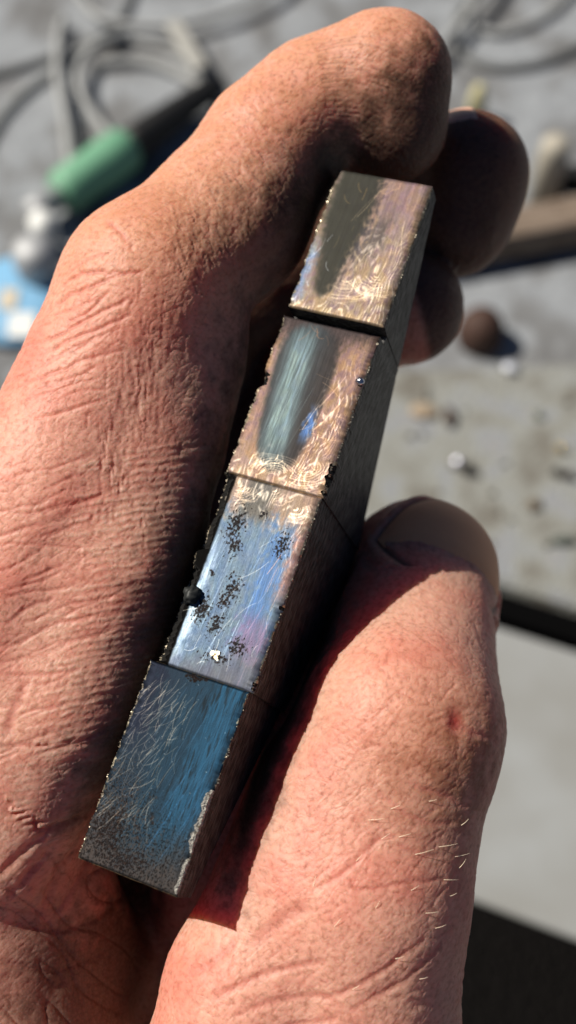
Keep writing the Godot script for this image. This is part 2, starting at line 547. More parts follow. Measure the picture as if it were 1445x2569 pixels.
		scratches(p, 60, Rect2(0.8, 2, 6, 10), 2.2, 0.5, 2.2, 0.15, Color(0.50, 0.47, 0.42), 0.55, 0.25)
		scratches(p, 30, Rect2(0.6, 5, 4, 8), 0.9, 0.4, 1.6, 0.12, Color(0.44, 0.42, 0.39), 0.5, 0.2)
		scratches(p, 90, Rect2(4.5, 0, 8.5, 20), 1.80, 0.05, 8, 0.10, Color(0.17, 0.31, 0.42), 0.38, 0.01)
		scratches(p, 40, Rect2(4.5, 0, 8.5, 22), 1.80, 0.05, 6, 0.12, Color(0.06, 0.09, 0.12), 0.5, 0.01)
		scratches(p, 16, Rect2(9.5, 8, 3.2, 10), 1.85, 0.04, 7, 0.16, Color(0.18, 0.37, 0.54), 0.45, 0.01)
		specks(p, Vector2(3.5, 19.5), Vector2(2.6, 3.0), 200, 0.22, Color(0.30, 0.26, 0.24), 0.45, 0.75)
		specks(p, Vector2(4.5, 21), Vector2(3.4, 2.6), 110, 0.24, Color(0.09, 0.085, 0.085), 0.5)
		specks(p, Vector2(6.5, 12), Vector2(3.0, 7.0), 90, 0.09, Color(0.52, 0.56, 0.58), 0.4, 0.5)
		specks(p, Vector2(6.4, 0.3), Vector2(0.7, 0.3), 24, 0.26, Color(0.14, 0.11, 0.10), 0.75)
	# bare metal along the long edges, in flakes
	for edge in 2:
		for i in int(length * 5.0):
			var y := rng.randf() * length
			if noise_a.get_noise_2d(y * 0.5, which * 8.0 + edge * 3.0) < -0.12:
				continue
			var x := 0.08 if edge == 0 else wide - 0.08
			if which == 2 and edge == 0 and rng.randf() < 0.55:
				continue
			p.stroke(PackedVector2Array([Vector2(x + rng.randf_range(-0.1, 0.1), y), Vector2(x + rng.randf_range(-0.16, 0.16), y + rng.randf_range(0.1, 0.5))]), rng.randf_range(0.08, 0.24), Color(0.74, 0.70, 0.60) * rng.randf_range(0.55, 1.0), 0.85, 0.0, 0.42)
	for i in 60:
		var x := rng.randf() * wide
		p.stroke(PackedVector2Array([Vector2(x, length - 0.07), Vector2(x + rng.randf_range(0.1, 0.6), length - 0.07)]), 0.12, Color(0.62, 0.54, 0.40), 0.6, 0.0, 0.45)
	return p


# chamfer width (mm) along a long edge; y from the upper end
func edge_wear(which: int, left: bool, y: float, length: float) -> float:
	var s := which * 31.0 + (11.0 if left else 0.0)
	var c := 0.07 + 0.16 * maxf(0.0, noise_a.get_noise_2d(y * 1.1, s)) + 0.28 * maxf(0.0, noise_a.get_noise_2d(y * 0.45, s + 5.0) - 0.25) * 2.0
	if which == 2 and left:
		c += 1.55 * band(0.3, length - 0.2, 0.3, y) * (0.86 + 0.16 * noise_a.get_noise_2d(y * 1.4, 77.0)) * (1.0 - 0.75 * band(10.4, 12.6, 0.3, y))
	if which == 1 and left:
		c += 1.0 * band(8.2, 10.4, 0.4, y) * (0.8 + 0.3 * noise_a.get_noise_2d(y * 2.0, 5.0))
	if which == 1 and not left:
		c += 0.5 * band(17.5, 22.2, 0.6, y) * (0.7 + 0.5 * noise_a.get_noise_2d(y * 1.2, 15.0))
	if which == 3 and not left:
		c += 0.85 * band(12.6, 19.4, 0.7, y) * (0.85 + 0.3 * noise_a.get_noise_2d(y * 0.9, 3.0)) + 0.5 * band(20.5, 24.6, 0.5, y)
	return c


# the blocks' far faces lie on a slope: shallow at the fingertips, deep at the thumb
func bar_depth(s: float) -> float:
	return clampf(minf(24.0 - (s - 2.0) * 0.475, 24.0 + (s + 6.0) * 0.44), 3.2, DEEP)


func block_mesh(which: int, length: float, lower: float) -> ArrayMesh:
	var top := SurfaceTool.new()
	var sides := SurfaceTool.new()
	var rough_cut := SurfaceTool.new()
	for st in [top, sides, rough_cut]:
		st.begin(Mesh.PRIMITIVE_TRIANGLES)
	var ny := int(length / 0.16)
	var rows := []
	for j in ny + 1:
		var y := length * j / ny               # from the upper end
		var end_in := (0.1 if which == 0 and j == 0 else 0.30) if j in [0, ny] else (0.04 if j in [1, ny - 1] else 0.0)
		var cl := edge_wear(which, true, y, length)
		var cr := edge_wear(which, false, y, length)
		var jl := 0.09 * noise_a.get_noise_2d(y * 2.3, which * 7.0 + 100.0) + 0.06 * noise_a.get_noise_2d(y * 6.0, which * 7.0 + 120.0)
		var jr := 0.09 * noise_a.get_noise_2d(y * 2.1, which * 7.0 + 140.0) + 0.06 * noise_a.get_noise_2d(y * 5.6, which * 7.0 + 160.0)
		var row := PackedVector3Array()
		var deep := bar_depth(lower + length - y)
		row.append(Vector3(-HALF, 0, -deep))
		row.append(Vector3(-HALF, 0, -2.8))
		row.append(Vector3(-HALF - jl, 0, -cl * 1.5 - 0.03))
		row.append(Vector3(-HALF - jl * 0.5 + cl * 0.45, 0, -cl * 0.8 + 0.10 * noise_a.get_noise_2d(y * 3.0, 200.0) * cl))
		row.append(Vector3(-HALF + cl, 0, 0.02 * noise_a.get_noise_2d(y * 4.0, 210.0) - end_in))
		for k in range(1, 12):
			var x := lerpf(-HALF + cl, HALF - cr, k / 12.0)
			row.append(Vector3(x, 0, 0.035 * noise_a.get_noise_3d(x * 0.5, y * 0.4, which * 3.0) - end_in))
		row.append(Vector3(HALF - cr, 0, 0.02 * noise_a.get_noise_2d(y * 4.0, 220.0) - end_in))
		row.append(Vector3(HALF + jr * 0.5 - cr * 0.45, 0, -cr * (0.28 if which == 3 else 0.8) + 0.12 * noise_a.get_noise_2d(y * 3.0, 230.0) * cr))
		row.append(Vector3(HALF + jr - (cr * 0.25 if which == 3 else 0.0), 0, -cr * (0.75 if which == 3 else 1.5) - 0.03))
		row.append(Vector3(HALF, 0, -2.8))
		row.append(Vector3(HALF, 0, -deep))
		for k in row.size():
			row[k].y = length - y + (0.04 * noise_a.get_noise_2d(row[k].x * 1.5, which * 9.0 + j) if j in [0, ny] and row[k].z > -2.0 else 0.0)
		rows.append(row)
	var n: int = rows[0].size()
	for j in ny:
		for k in n - 1:
			var st := sides
			if k >= 4 and k < n - 5:
				st = top
			elif k in [2, 3, n - 5, n - 4]:
				st = top if edge_wear(which, k < 8, length * j / ny, length) < 0.4 else rough_cut
			st.set_smooth_group(-1 if st != top else 0)
			for c in [[j, k], [j, k + 1], [j + 1, k + 1], [j, k], [j + 1, k + 1], [j + 1, k]]:
				var q: Vector3 = rows[c[0]][c[1]]
				st.set_uv(Vector2((q.x + HALF) / (2 * HALF), (length - q.y) / length))
				st.add_vertex(q * 0.001)
	for j in [0, ny]:
		var mid := Vector3(0, rows[j][0].y, rows[j][0].z * 0.5)
		for k in n:
			var a: Vector3 = rows[j][k]
			var b: Vector3 = rows[j][(k + 1) % n]
			sides.set_smooth_group(-1)
			for q in ([a, mid, b] if j == 0 else [a, b, mid]):
				sides.set_uv(Vector2.ZERO)
				sides.add_vertex(q * 0.001)
	for k in [[0, 0], [1, 0], [1, 1], [0, 0], [1, 1], [0, 1]]:
		sides.set_smooth_group(-1)
		sides.set_uv(Vector2.ZERO)
		sides.add_vertex((rows[0][0 if k[0] == 0 else n - 1] if k[1] == 0 else rows[ny][0 if k[0] == 0 else n - 1]) * 0.001)
	var mesh := ArrayMesh.new()
	for st in [top, sides, rough_cut]:
		st.generate_normals()
		mesh = st.commit(mesh)
	return mesh


# ragged bright slivers standing out along a long edge
func burr_mesh(which: int, left: bool, length: float) -> ArrayMesh:
	var st := SurfaceTool.new()
	st.begin(Mesh.PRIMITIVE_TRIANGLES)
	var side := -1.0 if left else 1.0
	var y := 0.3
	while y < length - 0.3:
		var c := edge_wear(which, left, y, length)
		var here := noise_a.get_noise_2d(y * 0.6, which * 12.0 + side * 4.0)
		var l := rng.randf_range(0.12, 0.55)
		if here > -0.25 and (c < 0.9 or which == 2):
			var out := rng.randf_range(0.05, 0.26) * (0.5 + here)
			var up := rng.randf_range(-0.06, 0.09)
			var root := Vector3(side * (HALF - 0.12 - c * 0.5), length - y, -0.05 - c * 0.4)
			if c >= 0.9:
				root = Vector3(side * (HALF - 0.12), length - y, -c * 1.42)
				c = 0.1
			var a := root + Vector3(side * (0.10 + out), -l * rng.randf_range(0.2, 0.6), up)
			var b := root + Vector3(0, -l, 0)
			var d := root + Vector3(side * 0.14, -l * 0.5, -0.32)
			var e := root + Vector3(-side * 0.06, -l * 0.5, 0.045 + c * 0.3)
			for f in [[root, e, a], [e, b, a], [root, a, d], [a, b, d], [root, b, e], [root, d, b]]:
				st.set_smooth_group(-1)
				for v in (f if left else [f[0], f[2], f[1]]):
					st.add_vertex(v * 0.001)
		y += l * rng.randf_range(0.5, 1.3)
	st.generate_normals()
	return st.commit()


func build_blocks() -> void:
	var spans := [[46.31, 25.40, -0.18], [24.04, 1.46, -0.23], [1.47, -24.02, -0.53], [-24.01, -48.92, -1.0]]
	var labels := [
		"uppermost steel block, dark oxide patch on the left and tan swirl-scratched surface on the right",
		"second steel block from the fingertips, blue-teal oval patch in a coppery scratched face",
		"third steel block from the fingertips, bright blue with rusty specks and black left edge",
		"lowest steel block beside the thumb base, dark navy brushed face, chipped right edge"]
	var mill := paint(Color(0.39, 0.395, 0.40), 0.5, 0.5)
	mill.albedo_texture = noise_texture(5, 0.02, ramp_of([[0.25, Color(0.30, 0.29, 0.28)], [0.5, Color(0.68, 0.67, 0.66)], [0.75, Color(1, 0.99, 0.97)]]))
	mill.heightmap_enabled = true
	mill.heightmap_texture = noise_texture(6, 0.05, null)
	mill.heightmap_scale = 0.012
	triplanar(mill, 60.0)
	mill.uv1_scale = Vector3(90, 36, 190)
	var broken := paint(Color(0.66, 0.645, 0.61), 0.7, 0.25)
	broken.heightmap_enabled = true
	broken.heightmap_texture = noise_texture(8, 0.04, null)
	broken.heightmap_scale = 0.02
	triplanar(broken, 120.0)
	var broken_black := paint(Color(0.06, 0.057, 0.053), 0.75, 0.3)
	broken_black.heightmap_enabled = true
	broken_black.heightmap_texture = broken.heightmap_texture
	broken_black.heightmap_scale = 0.02
	triplanar(broken_black, 120.0)
	var bright := paint(Color(0.74, 0.70, 0.62), 0.38, 0.85)
	var frame := Basis(bar_across, bar_along, bar_up)
	for i in 4:
		var length: float = spans[i][0] - spans[i][1]
		var p := top_texture(i, length)
		var m := StandardMaterial3D.new()
		m.albedo_texture = p.color_texture()
		m.metallic = 0.9
		m.roughness = 1.0
		m.roughness_texture = p.gray_texture(p.rough)
		m.heightmap_enabled = true
		m.heightmap_texture = p.gray_texture(p.high)
		m.heightmap_scale = 0.004
		m.texture_repeat = false
		var o := MeshInstance3D.new()
		o.name = "steel_block" if i == 0 else "steel_block_%03d" % i
		o.mesh = block_mesh(i, length, spans[i][1])
		o.set_surface_override_material(0, m)
		o.set_surface_override_material(1, mill)
		if o.mesh.get_surface_count() > 2:
			o.set_surface_override_material(2, broken_black if i in [1, 2] else broken)
		o.transform = grip * Transform3D(frame, bar_at + bar_along * spans[i][1] + bar_across * spans[i][2])
		o.transform.basis = o.transform.basis.orthonormalized()
		add_child(o, true)
		tag(o, labels[i], "steel block", "steel blocks held end to end in the hand")
		for side in 2:
			put("burr", burr_mesh(i, side == 0, length), bright, o)
		if i == 1:
			var deep0 := bar_depth(spans[1][0]) - 0.1
			var step := put("shoulder", slab(0.01338, 0.00134, (deep0 - 2.9) * 0.001, 0.0001), mill, o)
			step.position = Vector3(0, length - 0.01, -(deep0 + 2.9) * 0.5) * 0.001
			var bead := put("spatter_bead", lump(Vector3(0.62, 0.55, 0.5) * 0.001, 0.25, 3.0), paint(Color(0.78, 0.78, 0.80), 0.22, 1.0), o)
			bead.position = Vector3(6.2, length - 6.6, 0.25) * 0.001
			bead.set_meta("label", "shiny silver weld bead on the right edge")
		if i == 2:
			var bead := put("spatter_bead", lump(Vector3(1.05, 1.25, 0.95) * 0.001, 0.5, 8.0, 16, 24), paint(Color(0.17, 0.18, 0.18), 0.55, 0.4), o)
			bead.position = Vector3(-4.85, length - 16.4, 0.35) * 0.001
			bead.set_meta("label", "black lump of weld spatter near the left edge")


# ---------------------------------------------------------------- the hand

# tapered limbs: start, end, radii; groups join softly within and nearly hard between each other
var limb_a: PackedVector3Array
var limb_d: PackedVector3Array           # end minus start
var limb_i: PackedFloat32Array           # 1 / length squared
var limb_r: PackedFloat32Array
var limb_q: PackedFloat32Array           # radius change
var limb_group: PackedInt32Array
var group_soft: PackedFloat32Array
var sculpt: Painter                      # creases and ridges of the palm side, mm
const NAIL_AT := Vector3(19.4, -9.92, -28.0)
const NAIL_ACROSS := Vector3(0.9023, -0.4311, 0.0)
const NAIL_FORWARD := Vector3(0.4203, 0.8797, -0.2226)
const NAIL_LON := Vector2(-0.78, 1.19)      # radians either side
const NAIL_LAT := Vector2(-0.17, 1.50)      # cuticle to free edge
const MAP_AT := Vector2(-44, -66)


func make_limbs() -> void:
	var groups := [
		[3.6, [  # index
			[Vector3(-18.4,29.5,-10.0),11.6,Vector3(-8.0,40.7,-15.5),10.5],
			[Vector3(-8.0,40.8,-15.5),10.5,Vector3(-1.9,51.0,-17.0),9.2],
			[Vector3(-1.9,51.0,-17.0),9.2,Vector3(3.8,57.3,-18.5),8.4],
			[Vector3(3.8,57.3,-18.5),8.4,Vector3(13.5,60.6,-17.5),8.5],
			[Vector3(13.5,60.6,-17.5),8.5,Vector3(14.8,54.2,-18.5),7.6],
			[Vector3(-18.4,29.5,-10.0),11.6,Vector3(-30.7,1.8,-8.0),12.6],
			[Vector3(-30.7,1.8,-8.0),12.6,Vector3(-45.4,-32.0,-6.0),15.0],
			[Vector3(-45.4,-32.0,-6.0),15.0,Vector3(-51.7,-56.1,-8.0),17.0],
			[Vector3(-15.2,21.8,-11.5),9.8,Vector3(-22.4,-6.0,-7.0),10.6],
			[Vector3(-22.4,-6.0,-7.0),10.6,Vector3(-29.4,-24.4,-4.0),10.5],
			[Vector3(-29.4,-24.4,-4.0),10.5,Vector3(-37.6,-41.6,-3.0),11.0],
		]],
		[6.0, [  # palm
			[Vector3(-35.6,-46.9,-9.0),10.5,Vector3(-30.1,-62.4,-18.0),10.0],
			[Vector3(-43.0,-60.4,-7.0),13.0,Vector3(-34.2,-78.3,-5.0),14.0],
			[Vector3(-38.3,-55.4,-9.0),12.0,Vector3(-32.7,-76.9,-13.0),11.5],
			[Vector3(-29.5,-69.8,-30.0),12.0,Vector3(-5.0,-63.7,-33.0),12.0],
			[Vector3(-26.7,-48.4,-40.0),14.0,Vector3(-5.1,-64.7,-36.0),12.0],
			[Vector3(-55.3,-63.8,-30.0),15.0,Vector3(-13.5,-79.7,-32.0),16.0],
			[Vector3(-30.8,-27.1,-46.0),13.0,Vector3(-41.6,-62.9,-36.0),15.0],
			[Vector3(-17.7,-1.0,-45.0),12.0,Vector3(-33.7,-52.6,-44.0),15.0],
			[Vector3(-35.8,-81.8,-12.0),17.0,Vector3(-20.3,-107.4,-14.0),22.0],
			[Vector3(-13.5,-79.7,-32.0),16.0,Vector3(-15.1,-108.7,-16.0),22.0],
			[Vector3(-17.7,-108.0,-15.0),23.0,Vector3(-15.4,-153.7,-20.0),26.0],
		]],
		[3.0, [  # thumb
			[Vector3(4.6,-20.9,-27.0),10.0,Vector3(-1.9,-35.2,-22.0),11.0],
			[Vector3(-1.9,-35.2,-22.0),11.0,Vector3(-9.5,-55.4,-26.0),12.0],
			[Vector3(19.4,-9.9,-28.0),11.1,Vector3(20.2,-9.9,-34.0),10.2],
			[Vector3(19.4,-9.9,-28.0),11.1,Vector3(14.5,-28.4,-6.5),13.2],
			[Vector3(14.5,-28.4,-6.5),13.2,Vector3(8.8,-49.2,-3.0),13.8],
			[Vector3(8.8,-49.2,-3.0),13.8,Vector3(6.8,-72.6,-4.0),15.0],
			[Vector3(6.6,-37.0,-5.0),11.2,Vector3(-3.9,-60.6,-2.0),11.3],
			[Vector3(-3.9,-60.6,-2.0),11.3,Vector3(-6.7,-73.8,-1.0),13.5],
			[Vector3(7.1,-72.6,-4.0),15.5,Vector3(-8.8,-106.1,-12.0),21.0],
		]],
		[3.0, [  # middle
			[Vector3(27.6,52.2,-34.0),9.3,Vector3(25.5,45.8,-36.0),9.3],
			[Vector3(26.6,49.8,-36.0),9.0,Vector3(11.6,52.5,-46.0),9.0],
			[Vector3(11.6,52.5,-46.0),9.0,Vector3(-17.4,24.6,-42.0),10.5],
			[Vector3(-16.9,23.8,-36.0),10.5,Vector3(-36.9,-30.5,-28.0),13.0],
		]],
		[3.0, [  # ring
			[Vector3(18.2,31.2,-33.0),8.7,Vector3(11.6,31.6,-46.0),8.6],
			[Vector3(11.6,31.6,-46.0),8.6,Vector3(-14.5,8.8,-46.0),10.0],
			[Vector3(-14.5,8.8,-46.0),10.0,Vector3(-30.5,-39.7,-44.0),12.0],
		]],
		[3.0, [  # little
			[Vector3(2.4,10.0,-44.0),7.4,Vector3(-1.5,5.6,-48.0),7.6],
			[Vector3(-1.5,5.6,-48.0),7.6,Vector3(-14.9,-14.5,-52.0),9.0],
			[Vector3(-14.9,-14.5,-52.0),9.0,Vector3(-22.6,-53.7,-48.0),11.0],
		]],
	]

	for gi in groups.size():
		group_soft.append(groups[gi][0])
		for l in groups[gi][1]:
			limb_a.append(l[0])
			limb_d.append(l[2] - l[0])
			limb_i.append(1.0 / (l[2] - l[0]).length_squared())
			limb_r.append(l[1])
			limb_q.append(l[3] - l[1])
			limb_group.append(gi)


func smin(a: float, b: float, k: float) -> float:
	var h := maxf(k - absf(a - b), 0.0) / k
	return minf(a, b) - h * h * k * 0.25


func bar_distance(p: Vector3) -> float:
	var q := p - bar_at
	var x := absf(q.dot(bar_across) + 0.4) - HALF - 0.35
	var y := absf(q.dot(bar_along) + 1.3) - 47.7
	var up := q.dot(bar_up)
	var z := maxf(up - 4.0, -bar_depth(q.dot(bar_along)) - 0.2 - up)
	return Vector3(maxf(x, 0), maxf(y, 0), maxf(z, 0)).length() + minf(maxf(x, maxf(y, z)), 0.0)


func hand_distance(p: Vector3) -> float:
	var all := 1e3
	var own := 1e3
	var gi := 0
	for i in limb_a.size():
		if limb_group[i] != gi:
			all = smin(all, own, 2.2 if gi < 3 else 0.8)
			own = 1e3
			gi = limb_group[i]
		var q := p - limb_a[i]
		var t := clampf(q.dot(limb_d[i]) * limb_i[i], 0.0, 1.0)
		var d := (q - limb_d[i] * t).length() - limb_r[i] - limb_q[i] * t
		if d < own + group_soft[gi]:
			own = smin(own, d, group_soft[gi])
	all = smin(all, own, 0.8)
	var bd := -bar_distance(p)
	if bd > all - 0.9:
		all = -smin(-all, -bd, 0.9)
	return all


func hand_normal(p: Vector3) -> Vector3:
	var e := 0.12
	var d := hand_distance(p)
	return Vector3(hand_distance(p + Vector3(e, 0, 0)) - d, hand_distance(p + Vector3(0, e, 0)) - d, hand_distance(p + Vector3(0, 0, e)) - d).normalized()


# surface nets over the field: one vertex per crossed cell, one quad per crossed edge
func coarse_skin(cell: float, verts: PackedVector3Array, tris: PackedInt32Array) -> void:
	var lo := Vector3(-72, -150, -72)
	var nx := int(112 / cell)
	var ny := int(224 / cell)
	var nz := int(96 / cell)
	var total := nx * ny * nz
	var groups: Array[PackedFloat32Array] = []
	var field := PackedFloat32Array()
	field.resize(total)
	field.fill(30.0)
	var last := -1
	var own := PackedFloat32Array()
	for i in range(limb_a.size() + 1):
		var gi := limb_group[i] if i < limb_a.size() else -2
		if gi != last:
			if last >= 0:
				var k := 2.2 if last < 3 else 0.8
				for n in total:
					if own[n] < 29.0:
						field[n] = smin(field[n], own[n], k)
			if gi < 0:
				break
			own = PackedFloat32Array()
			own.resize(total)
			own.fill(30.0)
			last = gi
		var soft := group_soft[gi]
		var a := limb_a[i]
		var d := limb_d[i]
		var reach := maxf(limb_r[i], limb_r[i] + limb_q[i]) + soft + cell * 2
		var from := ((a.min(a + d) - Vector3.ONE * reach - lo) / cell).floor()
		var to := ((a.max(a + d) + Vector3.ONE * reach - lo) / cell).ceil()
		for z in range(maxi(0, int(from.z)), mini(nz - 1, int(to.z)) + 1):
			for y in range(maxi(0, int(from.y)), mini(ny - 1, int(to.y)) + 1):
				var n := (z * ny + y) * nx
				for x in range(maxi(0, int(from.x)), mini(nx - 1, int(to.x)) + 1):
					var q := lo + Vector3(x, y, z) * cell - a
					var t := clampf(q.dot(d) * limb_i[i], 0.0, 1.0)
					var s := (q - d * t).length() - limb_r[i] - limb_q[i] * t
					if s < own[n + x] + soft:
						own[n + x] = smin(own[n + x], s, soft)
	for z in nz:
		for y in ny:
			for x in nx:
				var n := (z * ny + y) * nx + x
				if field[n] < 12.0:
					var bd := -bar_distance(lo + Vector3(x, y, z) * cell)
					if bd > field[n] - 0.9:
						field[n] = -smin(-field[n], -bd, 0.9)
	var at := PackedInt32Array()
	at.resize(total)
	at.fill(-1)
	var step := [1, nx, nx * ny]
	var corner := [0, 1, nx, nx + 1, nx * ny, nx * ny + 1, nx * ny + nx, nx * ny + nx + 1]
	for z in nz - 1:
		for y in ny - 1:
			for x in nx - 1:
				var n := (z * ny + y) * nx + x
				var f0 := field[n]
				if absf(f0) > cell * 4:
					continue
				var neg := 0
				for c in 8:
					if field[n + corner[c]] < 0.0:
						neg += 1
				if neg == 0 or neg == 8:
					continue
				var sum := Vector3.ZERO
				var count := 0
				for c in 8:
					for ax in 3:
						if c & (1 << ax):
							continue
						var c2 := c | (1 << ax)
						var fa := field[n + corner[c]]
						var fb := field[n + corner[c2]]
						if (fa < 0.0) != (fb < 0.0):
							var t := fa / (fa - fb)
							var pa := Vector3(c & 1, (c >> 1) & 1, (c >> 2) & 1)
							pa[ax] += t
							sum += pa
							count += 1
				at[n] = verts.size()
				verts.append(lo + (Vector3(x, y, z) + sum / count) * cell)
	for z in range(1, nz - 1):
		for y in range(1, ny - 1):
			for x in range(1, nx - 1):
				var n := (z * ny + y) * nx + x
				var f0 := field[n]
				if absf(f0) > cell * 3:
					continue
				for ax in 3:
					var f1 := field[n + step[ax]]
					if (f0 < 0.0) == (f1 < 0.0):
						continue
					var u: int = step[(ax + 1) % 3]
					var v: int = step[(ax + 2) % 3]
					var q := [at[n], at[n - u], at[n - u - v], at[n - v]]
					if q.min() < 0:
						continue
					if f0 > 0.0:
						q.reverse()
					for k in [0, 1, 2, 0, 2, 3]:
						tris.append(q[k])


func in_sight(p: Vector3, n: Vector3) -> bool:
	return n.z > -0.35 and p.x > -42 and p.x < 31 and p.y > -70 and p.y < 72 and p.z > -46


# one step of refinement: edges whose two ends are both wanted get a vertex on the curve between their normals
func refine(verts: PackedVector3Array, norms: PackedVector3Array, tris: PackedInt32Array) -> PackedInt32Array:
	var wanted := PackedByteArray()
	wanted.resize(verts.size())
	for i in verts.size():
		wanted[i] = 1 if in_sight(verts[i], norms[i]) else 0
	var mids := {}
	var out := PackedInt32Array()
	var m := [0, 0, 0]
	for t in range(0, tris.size(), 3):
		var marks := 0
		for e in 3:
			var a := tris[t + e]
			var b := tris[t + (e + 1) % 3]
			m[e] = -1
			if wanted[a] and wanted[b]:
				marks += 1
				var key := (mini(a, b) << 24) | maxi(a, b)
				var got: int = mids.get(key, -1)
				if got < 0:
					var pa := verts[a]
					var pb := verts[b]
					var na := norms[a]
					var nb := norms[b]
					var d := pb - pa
					got = verts.size()
					mids[key] = got
					verts.append((pa + pb) * 0.5 + (nb * d.dot(nb) - na * d.dot(na)) * 0.125)
					norms.append((na + nb).normalized())
				m[e] = got
		var a := tris[t]
		var b := tris[t + 1]
		var c := tris[t + 2]
		if marks == 0:
			out.append_array([a, b, c])
		elif marks == 3:
			out.append_array([a, m[0], m[2], m[0], b, m[1], m[2], m[1], c, m[0], m[1], m[2]])
		else:       # only one edge can be marked when one end is not wanted
			if m[0] >= 0:
				out.append_array([a, m[0], c, m[0], b, c])
			elif m[1] >= 0:
				out.append_array([b, m[1], a, m[1], c, a])
			else:
				out.append_array([c, m[2], b, m[2], a, b])
	return out


func make_sculpt() -> void:
	# channels used: high = relief in mm, r = grime, g = dry pale skin, b = redness
	sculpt = Painter.new(380, 700, 5.0)
	var creases := [
	[0.55, -0.55, [-28.8, 28.5, -26.3, 29.8, -23.6, 29.8, -20.8, 29.4, -18.0, 29.5]],
	[0.60, -0.60, [-30.7, 25.5, -27.7, 27.1, -24.5, 27.9, -20.9, 29.3]],
	[0.40, -0.35, [-28.2, 23.4, -24.5, 25.0, -22.2, 27.3]],
	[0.50, -0.50, [-31.4, 21.2, -28.8, 21.9, -26.3, 23.1, -22.2, 25.0, -19.7, 26.3]],
	[0.50, -0.50, [-31.1, 19.6, -26.3, 21.6, -22.2, 23.1, -19.7, 24.2]],
	[0.40, -0.30, [-29.5, 18.9, -27.1, 20.1, -23.6, 21.6, -21.0, 22.6]],
	[0.50, -0.45, [-33.0, 16.1, -28.2, 17.4, -25.0, 18.7, -20.1, 20.1]],
	[0.70, -0.40, [-22.9, 36.6, -21.4, 35.3, -20.1, 33.9]],
	[0.40, -0.25, [-28.5, 29.6, -25.5, 31.6, -22.5, 32.1]],
	[0.35, -0.25, [-33.0, 13.7, -28.0, 15.1, -23.0, 16.6]],
	[0.40, -0.30, [-34.9, -3.9, -31.0, -3.9, -25.2, -4.4]],
	[0.40, -0.30, [-29.7, -3.6, -27.2, -2.1, -21.5, 0.2]],
	[0.40, -0.25, [-34.9, -7.5, -29.7, -4.4]],
	[0.60, -0.35, [-34.1, -13.7, -31.0, -11.4, -28.7, -10.6]],
	[0.50, -0.40, [-34.9, -19.6, -28.7, -19.5, -24.6, -18.6, -20.9, -17.7]],
	[0.60, -0.50, [-34.9, -27.9, -26.2, -27.9, -24.4, -28.4]],
	[1.20, -0.50, [-31.3, -19.9, -32.6, -23.2, -33.4, -26.1]],
	[1.50, -1.20, [-36.4, -32.6, -34.9, -34.0, -31.0, -37.1, -28.7, -38.1, -25.2, -37.6]],
	[1.00, -0.70, [-34.9, -43.6, -31.8, -40.7, -28.7, -38.4]],
	[0.90, -0.60, [-28.5, -40.5, -32.1, -44.6, -33.4, -46.1]],
	[0.80, -0.60, [-26.4, -42.0, -28.2, -44.3, -30.0, -48.2]],
	[0.80, -0.60, [-25.1, -42.8, -26.4, -46.1, -28.7, -49.7]],
	[0.80, -0.50, [-34.9, -49.7, -31.0, -51.8, -26.4, -52.8, -22.5, -52.3]],
	[0.70, -0.40, [-34.9, -54.4, -29.7, -57.2, -24.1, -57.5]],
	[0.60, -0.35, [-34.9, -46.6, -33.0, -48.6, -30.6, -49.5]],
	[0.80, -0.50, [20.6, -25.7, 22.6, -26.9, 24.5, -27.7, 25.9, -28.7]],
	[0.80, -0.50, [14.6, -32.6, 18.1, -33.8, 21.6, -35.8]],
	[0.60, -0.40, [2.6, -44.6, 6.9, -42.1, 10.4, -39.0, 12.5, -38.3]],
	[0.50, -0.35, [6.9, -43.2, 9.0, -44.1, 13.5, -43.5, 18.9, -43.9]],
	[0.50, -0.30, [12.9, -39.3, 15.3, -40.4, 18.1, -41.1]],
	[0.60, -0.35, [9.7, -32.6, 15.3, -36.5, 19.5, -37.5]],
	[0.90, -0.50, [-12.1, -56.1, -8.6, -53.6, -6.5, -51.5]],
	[0.90, -0.50, [-9.3, -57.8, -3.4, -54.7, 4.0, -52.5]],
	[0.90, -0.50, [-7.2, -59.2, 0.1, -57.1, 6.1, -56.1, 15.9, -50.5]],
	[0.80, -0.40, [6.1, -58.5, 13.7, -55.0, 17.9, -51.5]],
	[0.80, -0.40, [-4.0, -61.3, 5.4, -59.2]],
	[1.60, -0.60, [-4.0, -51.5, -1.1, -48.6, 1.8, -46.6]],
	]
	for c in creases:
		var pts := PackedVector2Array()
		var l: Array = c[2]
		for k in range(0, l.size(), 2):
			pts.append(Vector2(l[k], l[k + 1]) - MAP_AT)
		var smooth := PackedVector2Array()
		for k in pts.size() - 1:
			for s in 4:
				var t := s / 4.0
				var a := pts[maxi(k - 1, 0)]
				var d := pts[mini(k + 2, pts.size() - 1)]
				var q := pts[k].cubic_interpolate(pts[k + 1], a, d, t)
				smooth.append(q + Vector2(noise_a.get_noise_2d(q.x * 0.9, q.y * 0.9), noise_a.get_noise_2d(q.x * 0.9, q.y * 0.9 + 50)) * 0.22)
		smooth.append(pts[-1])
		for k in smooth.size() - 1:
			var along := float(k) / (smooth.size() - 1)
			var fade := minf(1.0, minf(along, 1.0 - along) * 5.0 + 0.25)
			sculpt.stroke(PackedVector2Array([smooth[k], smooth[k + 1]]), c[0] * 0.85, Color(0.12, 0, 0.85), 0.6 * fade, c[1] * 0.40 * fade, -1.0, 0.95)
	# fine parallel ridges across the base of the index finger
	var y := 8.0
